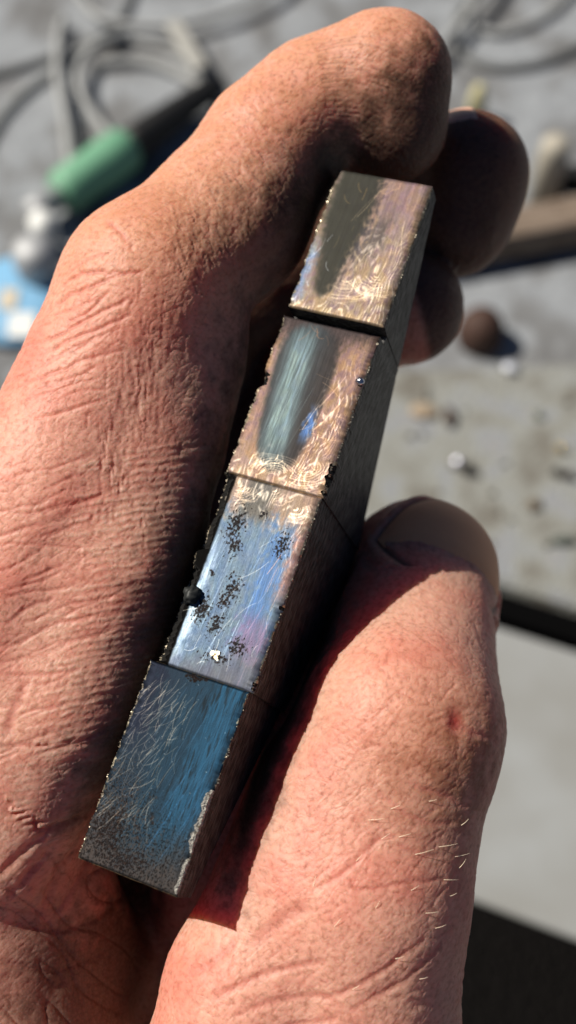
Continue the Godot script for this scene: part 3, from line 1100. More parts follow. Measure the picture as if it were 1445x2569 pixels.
	while y > -42.0:
		var mid := lerpf(-16.5, -27.5, clampf((6.0 - y) / 44.0, 0, 1) * clampf((6.0 - y) / 44.0, 0, 1) * 0.4 + clampf((6.0 - y) / 44.0, 0, 1) * 0.6)
		var x := mid - rng.randf_range(4.0, 9.0)
		while x < mid + rng.randf_range(4.0, 6.5):
			var l := rng.randf_range(1.0, 4.5)
			var pts := PackedVector2Array()
			for k in 5:
				var q := Vector2(x + l * k / 4.0, 0)
				q.y = y + (q.x - mid) * 0.16 + 0.22 * noise_a.get_noise_2d(q.x * 0.5, y * 0.7)
				pts.append(q - MAP_AT)
			var tone := rng.randf()
			sculpt.stroke(pts, rng.randf_range(0.28, 0.5), Color(0.0, 0.55 + 0.45 * tone, 0.15), 0.55, rng.randf_range(0.05, 0.12) * smoothstep(-38.0, -24.0, y), -1.0, 0.65)
			x += l + rng.randf_range(0.1, 1.0)
		y -= rng.randf_range(0.75, 1.15)
	# shallow slanting lines on the back of the finger, and short crossing ones along its side
	for i in 46:
		var y0 := rng.randf_range(-30.0, 24.0)
		var from := rng.randf_range(-40.0, -28.0)
		var to := from + rng.randf_range(5.0, 13.0)
		var pts := PackedVector2Array()
		for k in 7:
			var x := lerpf(from, to, k / 6.0)
			var q := Vector2(x, y0 + (x + 32.0) * 0.30)
			q.y += 0.7 * noise_a.get_noise_2d(x * 0.16, y0 * 0.4)
			pts.append(q - MAP_AT)
		for k in 6:
			var fade := minf(1.0, minf(k + 0.6, 5.6 - k) * 0.5)
			sculpt.stroke(PackedVector2Array([pts[k], pts[k + 1]]), rng.randf_range(0.26, 0.42), Color(0.05, 0, 0.7), 0.5 * fade, -rng.randf_range(0.07, 0.16) * fade, -1.0, 0.8)
	for i in 170:
		var q := Vector2(-19.0 + rng.randfn() * 2.2, 15.0 + rng.randfn() * 7.5)
		q.x += (q.y - 15.0) * 0.22
		var l := rng.randf_range(0.7, 2.2)
		sculpt.stroke(PackedVector2Array([q - MAP_AT, q - MAP_AT + Vector2(rng.randf_range(-0.25, 0.15), l)]), rng.randf_range(0.2, 0.32), Color(0.25, 0, 0.6), 0.45, -rng.randf_range(0.05, 0.12), -1.0, 0.7)
	for i in 120:
		var q := Vector2(rng.randf_range(-2.0, 22.0), rng.randf_range(-64.0, -18.0))
		var a := rng.randf_range(0.2, 0.9) if rng.randf() < 0.6 else rng.randf_range(-0.6, -0.2)
		var l := rng.randf_range(1.2, 4.0)
		sculpt.stroke(PackedVector2Array([q - MAP_AT, q - MAP_AT + Vector2(cos(a), sin(a)).rotated(0.1) * l * 0.5, q - MAP_AT + Vector2(cos(a), sin(a)) * l]), rng.randf_range(0.2, 0.36), Color(0.12, 0, 0.5), 0.35, -rng.randf_range(0.03, 0.09), -1.0, 0.8)
	# short ridges across the middle of the index finger, following its turn
	for row in 26:
		var s := row / 25.0
		var c := Vector2(-14.5, 34.0).lerp(Vector2(-1.5, 49.0), s)
		var across := Vector2(0.42, -0.9).rotated(lerpf(-0.1, 0.25, s))
		var at := -8.0
		while at < 6.5:
			var l := rng.randf_range(0.5, 1.9)
			var pts := PackedVector2Array()
			for k in 3:
				var q := c + across * (at + l * k / 2.0) + Vector2(rng.randf_range(-0.15, 0.15), 0)
				pts.append(q - MAP_AT)
			if at > -3.0 or rng.randf() < 0.45:
				sculpt.stroke(pts, rng.randf_range(0.28, 0.45), Color(0.0, 0.5, 0.1), 0.4, rng.randf_range(0.03, 0.08), -1.0, 0.7)
			if at > -2.0 and rng.randf() < 0.45:
				sculpt.stroke(pts, 0.22, Color(0.8, 0.0, 0.2), 0.75, -0.08, -1.0, 0.5)
			at += l + rng.randf_range(0.15, 0.9)
	# the print of the fingertip, dirt in its furrows
	for row in 26:
		var rad := 4.5 + row * 0.62
		var pts := PackedVector2Array()
		for k in 15:
			var a := lerpf(1.75, -0.35, k / 14.0)
			pts.append(Vector2(7.0, 43.5) + Vector2(cos(a) * 0.92, sin(a)) * (rad + 0.3 * noise_a.get_noise_2d(a * 2.0, row * 0.3)) - MAP_AT)
			if pts.size() > 2 and (rng.randf() < 0.2 or k == 14):
				sculpt.stroke(pts, 0.24, Color(0.75, 0.0, 0.1), rng.randf_range(0.25, 0.6), -0.06, -1.0, 0.7)
				pts = PackedVector2Array()
	# dirt in pores and small dry flakes
	for i in 1500:
		var q := Vector2(rng.randf_range(-38, 20), rng.randf_range(-62, 62))
		var near_bar := (q - Vector2(-2, 2)).dot(Vector2(0.942, -0.335))
		if rng.randf() > smoothstep(-26.0, -9.0, near_bar) * 0.8 + 0.1 or near_bar > 4.0:
			continue
		sculpt.stroke(PackedVector2Array([q - MAP_AT, q - MAP_AT + Vector2(rng.randf_range(-0.15, 0.15), rng.randf_range(-0.15, 0.15))]), rng.randf_range(0.14, 0.30), Color(0.9, 0, 0.1), rng.randf_range(0.4, 0.9), -0.05)
	for i in 16:
		var q := Vector2(-14.3, -10.0).lerp(Vector2(-19.5, -26.5), rng.randf()) + Vector2(rng.randfn(), rng.randfn()) * 0.5
		sculpt.stroke(PackedVector2Array([q - MAP_AT, q - MAP_AT + Vector2(rng.randf_range(-0.6, 0.6), rng.randf_range(-0.3, 0.3))]), rng.randf_range(0.3, 0.5), Color(0, 1.6, 0), 0.8, 0.14)


# millimetres inside (positive) or outside the thumbnail's outline
func nail_inside(p: Vector3) -> float:
	var d := (p - NAIL_AT).normalized()
	var lat := asin(clampf(d.dot(NAIL_FORWARD), -1, 1))
	var lon := atan2(d.dot(NAIL_ACROSS), d.dot(NAIL_ACROSS.cross(NAIL_FORWARD)))
	var half := (NAIL_LON.y - NAIL_LON.x) * 0.5
	var s := (lon - (NAIL_LON.x + NAIL_LON.y) * 0.5) / half
	var cut := NAIL_LAT.x + (NAIL_LAT.y - NAIL_LAT.x) * 0.13 * pow(minf(absf(s), 1.3), 2.6)
	return minf((1.0 - absf(s)) * half * cos(lat), lat - cut) * 10.8


func build_hand() -> void:
	make_limbs()
	make_sculpt()
	var t0 := Time.get_ticks_msec()
	var verts := PackedVector3Array()
	var tris := PackedInt32Array()
	coarse_skin(1.5, verts, tris)
	print("coarse ", verts.size(), " ", Time.get_ticks_msec() - t0)
	var norms := PackedVector3Array()
	norms.resize(verts.size())
	for i in verts.size():
		var n := hand_normal(verts[i])
		for k in 2:
			verts[i] -= n * clampf(hand_distance(verts[i]), -0.6, 0.6)
		norms[i] = hand_normal(verts[i])
	for level in DEEPEST:
		tris = refine(verts, norms, tris)
	print("refined ", verts.size(), " ", tris.size() / 3, " ", Time.get_ticks_msec() - t0)
	var colors := PackedColorArray()
	colors.resize(verts.size())
	var done := PackedVector3Array()
	done.resize(verts.size())
	var skin := Color(0.675, 0.35, 0.262)       # linear
	var red := Color(0.61, 0.235, 0.175)
	var tan_ := Color(0.53, 0.27, 0.155)
	var dirt_and_shade := Color(0.035, 0.022, 0.016)  # pore dirt, and the shade painted beside blocks and nail
	var flake := Color(0.66, 0.47, 0.36)
	for i in verts.size():
		var p := verts[i]
		var n := norms[i]
		var c := Color(0.13, 0.065, 0.04)  # hidden skin darkened to paint the shade inside the grip
		var lift := 0.0
		if in_sight(p, n):
			c = skin
			var palm := smoothstep(-0.15, 0.3, n.z)
			var qx := p.x - MAP_AT.x
			var qy := p.y - MAP_AT.y
			var thumb := smoothstep(4.5, 8.0, p.x - 0.3 * (p.y + 62.0) * (1.0 if p.y < -50 else 0.0) + (0.0 if p.y > -62 else 8.0)) * (1.0 - smoothstep(-2.0, 8.0, p.y))
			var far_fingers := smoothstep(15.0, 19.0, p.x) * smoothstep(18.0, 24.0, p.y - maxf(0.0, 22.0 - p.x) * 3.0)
			var on_map := palm * (1.0 - far_fingers)
			lift = sculpt.sample(sculpt.high, qx, qy) * on_map
			# leathery cells, coarser over the knuckles
			var cells := noise_c.get_noise_3d(p.x * 0.95, p.y * 0.95, p.z * 0.95) + 1.0
			var cells2 := noise_c.get_noise_3d(p.x * 1.9 + 9.0, p.y * 1.9, p.z * 1.9) + 1.0
			var knuckle := maxf(exp(-(p - Vector3(16.5, -29.0, 4)).length_squared() / 90.0), exp(-(p - Vector3(-13.0, 35.0, 0)).length_squared() / 160.0))
			lift += (smoothstep(0.0, 0.35, cells) - 0.7) * 0.040 * knuckle
			var low := noise_b.get_noise_3d(p.x * 0.07, p.y * 0.07, p.z * 0.07)
			var mid := noise_b.get_noise_3d(p.x * 0.30, p.y * 0.30, p.z * 0.30 + 30.0)
			lift += 0.30 * low + 0.06 * mid
			# fine crossing lines
			var net_a := 1.0 - absf(noise_a.get_noise_3d(p.x * 0.30 + p.y * 0.85, p.y * 0.10 - p.x * 0.28, p.z * 0.3))
			var net_b := 1.0 - absf(noise_a.get_noise_3d(p.x * 0.62 - p.y * 0.70 + 70.0, p.x * 0.25 + p.y * 0.2, p.z * 0.3))
			lift -= 0.06 * pow(net_a, 10.0) + 0.055 * pow(net_b, 10.0)
			c = c.lerp(Color(0.42, 0.15, 0.10), 0.22 * (pow(net_a, 12.0) + pow(net_b, 12.0)))
			# thumb: diagonal folds that stretch when it presses
			if p.y < -52.0 and p.x > -14.0:
				lift += 0.10 * noise_a.get_noise_3d((p.x * 0.45 + p.y) * 0.62, (p.x - p.y * 0.45) * 0.12, 4.0) * smoothstep(-52.0, -58.0, p.y)
			# folds of the web between finger and thumb
			var web := smoothstep(-40.0, -47.0, p.y) * (1.0 - smoothstep(-22.0, -17.0, p.x - (p.y + 60.0) * 0.35))
			if web > 0.0:
				var fold := 1.0 - absf(noise_a.get_noise_3d((p.x * 0.8 + p.y * 0.45) * 0.34, (p.y - p.x) * 0.06, 8.0))
				lift -= 0.24 * pow(fold, 9.0) * web
				c = c.lerp(Color(0.30, 0.11, 0.07), 0.6 * pow(fold, 12.0) * web)
			c = c.lerp(red, clampf(0.22 + 1.4 * low + 0.6 * mid, 0, 0.85))
			c = c.lerp(Color(0.30, 0.11, 0.065), 0.85 * clampf(exp(-(p - Vector3(19.5, -30.5, 3)).length_squared() / 80.0) * (1.0 + 1.5 * mid), 0, 1))
			var tanned := smoothstep(20.0, 44.0, p.y) * (0.55 + 0.6 * mid) + 0.35 * knuckle
			c = c.lerp(tan_, clampf(tanned, 0.0, 0.75))
			c = c.lerp(red, clampf(sculpt.sample(sculpt.b, qx, qy) * on_map * 0.8, 0, 1))
			c = c.lerp(flake, clampf(sculpt.sample(sculpt.g, qx, qy) * on_map * 0.6, 0, 1))
			# grime on the working side and fingertips, with painted-in shade mixed in
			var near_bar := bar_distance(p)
			var grime_shade := (1.0 - smoothstep(0.5, 6.5, near_bar + 4.0 * mid)) * 0.66  # beside the blocks: grime plus painted shade
			grime_shade = maxf(grime_shade, smoothstep(-4.0, 7.0, (p.x - 13.5) * 0.7 - (p.y - 60.0) * 0.7 + 5.0 * mid) * smoothstep(28.0, 42.0, p.y) * 0.95)  # index tip: grime, and its shaded underside painted darker
			grime_shade *= 1.0 - 0.85 * thumb
			grime_shade = maxf(grime_shade, far_fingers * (0.15 + 0.8 * smoothstep(60.0, 49.0, p.y + 0.25 * (24.0 - p.x))))  # shadow on the far fingers painted in, lighter at the top
			grime_shade = maxf(grime_shade, smoothstep(-46.0, -56.0, p.y + 6.0 * mid) * smoothstep(-44.0, -27.0, p.x + 5.0 * mid) * (1.0 - thumb) * 0.8 * (1.0 - smoothstep(-20.0, -16.0, p.x - (p.y + 60.0) * 0.35)))  # web: painted shade where the skin turns away from the sun
			grime_shade = maxf(grime_shade, smoothstep(-15.0, -25.0, p.z) * (1.0 - smoothstep(8.0, 13.0, p.x)) * 0.9)  # shade inside the grip painted into the skin colour
			grime_shade *= 0.92 + 0.16 * smoothstep(0.35, 0.0, cells2)
			c = c.lerp(Color(0.062, 0.029, 0.018), clampf(grime_shade, 0, 0.94))
			c = c.lerp(dirt_and_shade, (1.0 - smoothstep(0.6, 3.0, near_bar)) * 0.85 * (1.0 - thumb))  # dark gap between finger and blocks painted as shade
			c = c.lerp(dirt_and_shade, clampf(sculpt.sample(sculpt.r, qx, qy) * on_map * 0.8, 0, 1))
			if (p - NAIL_AT).length_squared() < 240.0:
				var e := nail_inside(p)
				lift += -0.45 * exp(-e * e / 0.16) + 0.42 * exp(-(e + 1.2) * (e + 1.2) / 0.7)
				c = c.lerp(dirt_and_shade, 0.75 * exp(-(e + 0.1) * (e + 0.1) / 0.12))  # groove round the nail painted darker
			# a small red nick over the thumb joint
			c = c.lerp(Color(0.36, 0.03, 0.03), exp(-Vector2(p.x - 20.4, (p.y + 25.3) * 0.7).length_squared() / 0.9) * 0.8 * palm)
			lift -= 0.5 * exp(-Vector2(p.x - 20.4, (p.y + 25.3) * 0.7).length_squared() / 1.2) * palm
		done[i] = (p + n * lift) * 0.001
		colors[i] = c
	# normals from the finished surface
	var out := PackedVector3Array()
	out.resize(verts.size())
	var index := PackedInt32Array()
	index.resize(tris.size())
	for t in range(0, tris.size(), 3):
		var a := tris[t]
		var b := tris[t + 1]
		var d := tris[t + 2]
		var f := (done[b] - done[a]).cross(done[d] - done[a])
		if f.dot(norms[a] + norms[b] + norms[d]) < 0.0:
			f = -f
			index[t] = a
			index[t + 1] = b
			index[t + 2] = d
		else:
			index[t] = a
			index[t + 1] = d
			index[t + 2] = b
		out[a] += f
		out[b] += f
		out[d] += f
	for i in out.size():
		out[i] = out[i].normalized()
	var arrays := []
	arrays.resize(Mesh.ARRAY_MAX)
	arrays[Mesh.ARRAY_VERTEX] = done
	arrays[Mesh.ARRAY_NORMAL] = out
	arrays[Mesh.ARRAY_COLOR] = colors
	arrays[Mesh.ARRAY_INDEX] = index
	var mesh := ArrayMesh.new()
	mesh.add_surface_from_arrays(Mesh.PRIMITIVE_TRIANGLES, arrays)
	var m := StandardMaterial3D.new()
	m.vertex_color_use_as_albedo = true
	m.albedo_texture = noise_texture(31, 0.03, ramp_of([[0.0, Color(0.80, 0.74, 0.70)], [0.45, Color(0.97, 0.95, 0.94)], [1.0, Color(1, 1, 1)]]))
	m.roughness = 0.54
	m.metallic_specular = 0.42
	m.subsurf_scatter_enabled = true
	m.subsurf_scatter_strength = 0.42
	m.heightmap_enabled = true
	var net := noise_texture(33, 0.028, ramp_of([[0.0, Color.WHITE], [0.55, Color(0.8, 0.8, 0.8)], [0.9, Color(0.1, 0.1, 0.1)], [1.0, Color.BLACK]]), 512)
	net.noise.fractal_type = FastNoiseLite.FRACTAL_RIDGED
	net.noise.fractal_octaves = 3
	net.noise.fractal_gain = 0.55
	m.heightmap_texture = net
	m.heightmap_scale = 0.0024
	triplanar(m, 64.0)
	var hand := put("hand", mesh, m)
	hand.transform = Transform3D(grip.basis.orthonormalized(), grip.origin)
	tag(hand, "bare hand with grimy fingertips gripping the four steel blocks, thumb on the right", "hand")
	print("skinned ", Time.get_ticks_msec() - t0)
	add_nails(hand)
	add_hairs(hand)


# a nail plate laid on the fingertip: marched onto the skin from outside, then given thickness
func nail_mesh(centre: Vector3, forward: Vector3, across: Vector3, up: Vector3, lon0: float, lon1: float, lat0: float, lat1: float, lift: float) -> ArrayMesh:
	var nu := 22
	var nv := 18
	var rows := []
	for j in nv + 1:
		var row := PackedVector3Array()
		for i in nu + 1:
			var s := i / float(nu) * 2.0 - 1.0
			var t := j / float(nv)
			# rounded cuticle at t = 0
			var lon := lerpf(lon0, lon1, s * 0.5 + 0.5)
			var lat := lerpf(lat0 + (lat1 - lat0) * 0.13 * pow(absf(s), 2.6), lat1, t)
			var dir := (up * cos(lat) * cos(lon) + across * cos(lat) * sin(lon) + forward * sin(lat)).normalized()
			var p := centre + dir * 12.5
			for k in 40:
				var d := hand_distance(p)
				if d < 0.02:
					break
				p -= dir * d * 0.7
			var rim := minf(1.0 - absf(s), t) * 6.0
			p += dir * (lift * smoothstep(0.0, 1.0, rim) - 0.12)
			row.append(p * 0.001)
		rows.append(row)
	var st := SurfaceTool.new()
	st.begin(Mesh.PRIMITIVE_TRIANGLES)
	for j in nv:
		for i in nu:
			for c in [[j, i], [j + 1, i + 1], [j, i + 1], [j, i], [j + 1, i], [j + 1, i + 1]]:
				st.add_vertex(rows[c[0]][c[1]])
	# the free edge turns down into the tip
	for i in nu:
		var a: Vector3 = rows[nv][i]
		var b: Vector3 = rows[nv][i + 1]
		var c0 := a.lerp(centre * 0.001, 0.09)
		var c1 := b.lerp(centre * 0.001, 0.09)
		for v in [a, c1, b, a, c0, c1]:
			st.add_vertex(v)
	st.generate_normals()
	return st.commit()


func add_nails(hand: Node3D) -> void:
	var m := paint(Color(0.95, 0.68, 0.50), 0.5)
	m.metallic_specular = 0.3
	m.subsurf_scatter_enabled = true
	m.subsurf_scatter_strength = 0.06
	m.heightmap_enabled = true
	m.heightmap_texture = noise_texture(41, 0.03, null)
	m.heightmap_scale = 0.004
	triplanar(m, 60.0)
	var across := NAIL_ACROSS
	var forward := NAIL_FORWARD
	var up := across.cross(forward)
	var t := put("thumbnail", nail_mesh(NAIL_AT, forward, across, up, NAIL_LON.x, NAIL_LON.y, NAIL_LAT.x, NAIL_LAT.y, 0.42), m, hand)
	t.set_meta("label", "short broad thumbnail, dull brown in the shade")
	var m2 := paint(Color(0.86, 0.66, 0.56), 0.4)
	var u2 := Vector3(-0.42, 0.86, 0.28).normalized()
	var a2 := Vector3(-0.1, -0.3, 0.95)
	a2 = (a2 - u2 * a2.dot(u2)).normalized()
	var f2 := u2.cross(a2)
	put("fingernail", nail_mesh(Vector3(27.7, 52.2, -34.0), f2, a2, u2, deg_to_rad(-48), deg_to_rad(34), deg_to_rad(-40), deg_to_rad(26), 0.3), m2, hand)


func add_hairs(hand: Node3D) -> void:
	var m := paint(Color(0.95, 0.88, 0.76), 0.35)
	for h in [[9.5, -36.5, 1.9, 0.10], [13.1, -38.4, 1.4, 0.3], [11.0, -38.6, 1.2, 0.6], [15.0, -40.5, 2.2, 0.25], [18.0, -40.0, 2.3, 0.1], [20.1, -41.6, 2.1, 0.06], [18.6, -43.9, 1.9, -0.05], [20.6, -43.2, 1.5, 0.6], [16.2, -47.2, 1.5, 0.05], [17.4, -49.2, 1.4, 0.15], [5.4, -48.2, 1.5, 0.9], [14.4, -44.4, 1.1, 0.5], [12.2, -35.2, 1.2, 0.4], [8.0, -41.0, 1.0, 0.8], [12.5, -52.0, 1.0, 0.3], [7.5, -55.5, 1.1, 0.7], [19.4, -46.0, 1.0, 0.2], [10.2, -46.0, 0.9, 1.1], [3.0, -44.0, 1.2, 1.3], [15.5, -55.0, 1.0, 0.1], [21.0, -38.0, 1.2, 0.5], [16.8, -34.5, 0.9, 0.2]]:
		var p := Vector3(h[0], h[1], 20)
		for k in 60:
			var d := hand_distance(p)
			if d < 0.02:
				break
			p.z -= d * 0.8
		var n := hand_normal(p)
		var dir := Vector3(cos(h[3]), sin(h[3]), 0.0)
		dir = (dir - n * dir.dot(n)).normalized()
		var l: float = h[2]
		var pts := [p * 0.001, (p + dir * l * 0.5 + n * l * 0.22) * 0.001, (p + dir * l + n * l * 0.30) * 0.001]
		put("hair", tube(pts, 0.000042, 5, false, 0.4), m, hand)


# ---------------------------------------------------------------- the floor and the things lying on it

func build_ground() -> void:
	var m := paint(Color(0.575, 0.595, 0.615), 0.85)
	m.albedo_texture = noise_texture(51, 0.012, ramp_of([[0.0, Color(0.62, 0.60, 0.58)], [0.42, Color(0.80, 0.79, 0.78)], [0.55, Color(0.90, 0.90, 0.90)], [1.0, Color(1, 1, 1)]]))
	m.heightmap_enabled = true
	m.heightmap_texture = noise_texture(52, 0.05, null)
	m.heightmap_scale = 0.08
	triplanar(m, 4.0, true)
	var st := SurfaceTool.new()
	st.begin(Mesh.PRIMITIVE_TRIANGLES)
	var s := 25.0
	for v in [Vector3(-s, 0, -s), Vector3(s, 0, -s), Vector3(s, 0, s), Vector3(-s, 0, -s), Vector3(s, 0, s), Vector3(-s, 0, s)]:
		st.set_normal(Vector3.UP)
		st.add_vertex(v)
	var ground := put("ground", st.commit(), m)
	ground.set_meta("kind", "structure")


func polygon_slab(outline: Array, base: float, top: float, bevel: float) -> ArrayMesh:
	var st := SurfaceTool.new()
	st.begin(Mesh.PRIMITIVE_TRIANGLES)
	var mid := Vector2.ZERO
	for p in outline:
		mid += p / outline.size()
	var rings := []
	for step in [[base, 0.0], [top - bevel, 0.0], [top - bevel * 0.3, bevel * 0.3], [top, bevel]]:
		var ring := PackedVector3Array()
		for p in outline:
			var q: Vector2 = p + (mid - p).normalized() * step[1]
			ring.append(Vector3(q.x, step[0], q.y))
		rings.append(ring)
	var n := outline.size()
	for i in rings.size() - 1:
		for k in n:
			var l := (k + 1) % n
			st.set_smooth_group(-1)
			for v in [rings[i][k], rings[i][l], rings[i + 1][l], rings[i][k], rings[i + 1][l], rings[i + 1][k]]:
				st.add_vertex(v)
	for k in range(1, n - 1):
		st.set_smooth_group(-1)
		for v in [rings[-1][0], rings[-1][k], rings[-1][k + 1]]:
			st.add_vertex(v)
	st.generate_normals()
	return st.commit()


func build_background() -> void:
	# pale slabs on the right, a black strip standing in for their shaded gap, a black sheet below
	var stone := paint(Color(0.57, 0.58, 0.575), 0.8)
	stone.albedo_texture = noise_texture(61, 0.008, ramp_of([[0.0, Color(0.66, 0.62, 0.57)], [0.4, Color(0.86, 0.85, 0.82)], [0.6, Color(0.93, 0.93, 0.91)], [0.8, Color(0.90, 0.91, 0.95)], [1.0, Color(1, 0.95, 0.89)]]))
	stone.heightmap_enabled = true
	stone.heightmap_texture = noise_texture(62, 0.06, null)
	stone.heightmap_scale = 0.06
	triplanar(stone, 9.0, true)
	var s := put("stone_slab", polygon_slab([Vector2(-0.01, -0.300), Vector2(0.34, -0.314), Vector2(0.34, -0.1080), Vector2(0.0798, -0.2010), Vector2(-0.01, -0.230)], 0.0, 0.03, 0.006), stone)
	tag(s, "pale gritty stone slab strewn with metal crumbs, behind the thumb tip", "slab")
	var plain := paint(Color(0.57, 0.585, 0.59), 0.75)
	plain.albedo_texture = noise_texture(63, 0.008, ramp_of([[0.0, Color(0.88, 0.86, 0.83)], [1.0, Color(1, 1, 1)]]))
	triplanar(plain, 5.0, true)
	s = put("stone_slab_001", polygon_slab([Vector2(-0.01, -0.214), Vector2(0.0783, -0.1840), Vector2(0.34, -0.0900), Vector2(0.34, 0.020), Vector2(0.0595, -0.0870), Vector2(-0.01, -0.1120)], 0.0, 0.03, 0.002), plain)
	tag(s, "smooth clean grey slab between the black strip and the black sheet", "slab")
	var gap_black := paint(Color(0.035, 0.035, 0.037), 0.95)  # black that stands in for shade in the gap
	gap_black.metallic_specular = 0.08
	s = put("gap_shade_strip", polygon_slab([Vector2(-0.012, -0.2295), Vector2(0.0790, -0.1970), Vector2(0.34, -0.1035), Vector2(0.34, -0.0925), Vector2(0.0783, -0.1862), Vector2(-0.012, -0.2185)], 0.0, 0.0325, 0.0015), gap_black)  # added strip, black in place of the shaded gap
	tag(s, "narrow black strip standing in for the shaded gap between two pale slabs right of the thumb", "strip")
	var sheet_m := paint(Color(0.075, 0.07, 0.068), 0.95)
	sheet_m.metallic_specular = 0.1
	sheet_m.heightmap_enabled = true
	sheet_m.heightmap_texture = noise_texture(64, 0.05, null)
	sheet_m.heightmap_scale = 0.2
	triplanar(sheet_m, 12.0, true)
	s = put("black_sheet", polygon_slab([Vector2(-0.01, -0.1115), Vector2(0.0595, -0.0862), Vector2(0.34, 0.021), Vector2(0.34, 0.25), Vector2(-0.01, 0.25)], 0.0, 0.036, 0.004), sheet_m)  # plain black sheet, material unknown
	tag(s, "black sheet in the lower right corner behind the thumb base", "mat")

	# crumbs on the gritty slab
	var crumbs := [
		["metal_crumb", Vector3(0.0702, 0.0325, -0.2510), Vector3(2.6, 2.6, 2.2), Color(0.10, 0.075, 0.07), 0.6, 0.2, "dark crumb with a bright grain touching it, above the thumbnail", 1.0],
		["metal_crumb_001", Vector3(0.0668, 0.0318, -0.2545), Vector3(1.9, 1.9, 1.7), Color(0.85, 0.86, 0.92), 0.3, 0.6, "bright silvery grain beside the dark crumb above the thumbnail", 2.0],
		["metal_crumb_002", Vector3(0.1053, 0.0320, -0.2498), Vector3(2.0, 2.0, 1.7), Color(0.16, 0.14, 0.12), 0.6, 0.3, "dark crumb near the right edge, left one of a close pair", 3.0],
		["metal_crumb_003", Vector3(0.1099, 0.0320, -0.2485), Vector3(2.0, 2.0, 1.7), Color(0.17, 0.10, 0.08), 0.6, 0.3, "reddish dark crumb near the right edge, right one of a close pair", 4.0],
		["metal_crumb_004", Vector3(0.1003, 0.0318, -0.2772), Vector3(1.6, 1.6, 1.6), Color(0.90, 0.92, 0.78), 0.18, 1.0, "pale glinting grain, upper one on the gritty slab", 5.0],
		["metal_crumb_005", Vector3(0.1081, 0.0318, -0.2609), Vector3(1.6, 1.6, 1.6), Color(0.95, 0.83, 0.55), 0.18, 1.0, "golden glinting grain near the right edge of the slab", 6.0],
		["metal_crumb_006", Vector3(0.0648, 0.0320, -0.2763), Vector3(1.9, 1.8, 4.6), Color(0.25, 0.18, 0.13), 0.7, 0.2, "thin brown upright sliver near the blocks' right side", 7.0],
		["metal_crumb_007", Vector3(0.0952, 0.0315, -0.2353), Vector3(2.2, 1.6, 2.0), Color(0.36, 0.30, 0.22), 0.8, 0.0, "dull tan crumb above and right of the thumbnail", 8.0],
		["metal_crumb_008", Vector3(0.1045, 0.0312, -0.2195), Vector3(5.0, 1.4, 1.9), Color(0.26, 0.29, 0.26), 0.8, 0.0, "flat greenish flake near the black strip", 9.0],
		["metal_crumb_009", Vector3(0.0913, 0.0322, -0.3000), Vector3(2.4, 1.6, 2.4), Color(0.86, 0.88, 0.92), 0.5, 0.2, "white chip by the far edge of the gritty slab", 10.0],
		["metal_crumb_010", Vector3(0.0547, 0.0312, -0.2790), Vector3(5.5, 1.4, 3.6), Color(0.60, 0.54, 0.46), 0.9, 0.0, "flat tan chip against the blocks' right side", 11.0]]
	for c in crumbs:
		s = put(c[0], lump(c[2] * 0.001, 0.35, c[7]), paint(c[3], c[4], c[5]))
		s.position = c[1]
		tag(s, c[6], "crumb", "crumbs on the gritty slab")
	var extra := []
	for k in 26:
		var q := Vector3(rng.randf_range(0.045, 0.125), 0.0306, rng.randf_range(-0.295, -0.215))
		extra.append(q)
	var grit := SurfaceTool.new()
	grit.begin(Mesh.PRIMITIVE_TRIANGLES)
	var one := lump(Vector3.ONE * 0.001, 0.4, 14.0, 5, 7)
	for q in extra:
		grit.append_from(one, 0, Transform3D(Basis().scaled(Vector3(rng.randf_range(0.7, 2.0), 0.6, rng.randf_range(0.7, 1.6))), q))
	var g := put("grit", grit.commit(), paint(Color(0.42, 0.40, 0.36), 0.8))
	g.set_meta("kind", "stuff")
	tag(g, "scattered grey grit on the pale slab", "grit")

	# things on the floor at the right
	var bark := paint(Color(0.50, 0.465, 0.43), 0.8)
	bark.albedo_texture = noise_texture(71, 0.02, ramp_of([[0.0, Color(0.55, 0.48, 0.42)], [0.5, Color(0.95, 0.9, 0.85)], [1.0, Color(1, 1, 1)]]))
	triplanar(bark, 20.0)
	bark.uv1_scale = Vector3(6, 40, 40)
	s = put("square_bar", slab(0.30, 0.016, 0.019, 0.003), bark)
	s.transform = Transform3D(Basis(Vector3.UP, 0.24), Vector3(0.206, 0.002, -0.420))
	tag(s, "tan weathered square bar lying on the floor right of the fingertips", "bar")
	var pale := paint(Color(0.64, 0.62, 0.57), 0.7)
	s = put("pale_post", lathe(PackedVector2Array([Vector2(0, 0.040), Vector2(0.005, 0.0395), Vector2(0.0068, 0.037), Vector2(0.0072, 0.030), Vector2(0.0070, 0.0), Vector2(0, 0.0)])), pale)
	s.position = Vector3(0.1235, 0, -0.424)
	tag(s, "short pale rounded post standing by the tan bar", "post")
	var black := paint(Color(0.05, 0.05, 0.055), 0.7)
	var clip := thing("black_clip", Vector3(0.1435, 0, -0.4340))
	var cl := put("jaw", slab(0.034, 0.012, 0.008, 0.002), black, clip)
	cl.rotation.y = -0.1
	cl = put("foot", slab(0.016, 0.006, 0.010, 0.002), black, clip)
	cl.position = Vector3(-0.0165, 0, 0.010)
	tag(clip, "black clip behind the tan bar at the right edge", "clip")
	var rust := paint(Color(0.33, 0.23, 0.19), 0.75)
	rust.albedo_texture = noise_texture(72, 0.03, ramp_of([[0.0, Color(0.5, 0.45, 0.40)], [1.0, Color(1, 1, 1)]]))
	triplanar(rust, 30.0)
	s = put("rusty_dome", lathe(PackedVector2Array([Vector2(0, 0.018), Vector2(0.004, 0.0172), Vector2(0.008, 0.0142), Vector2(0.0103, 0.0095), Vector2(0.0108, 0.004), Vector2(0.010, 0.0), Vector2(0, 0)])), rust)
	s.position = Vector3(0.0862, 0, -0.3400)
	tag(s, "brown rusty dome on the floor behind the ring finger", "dome")
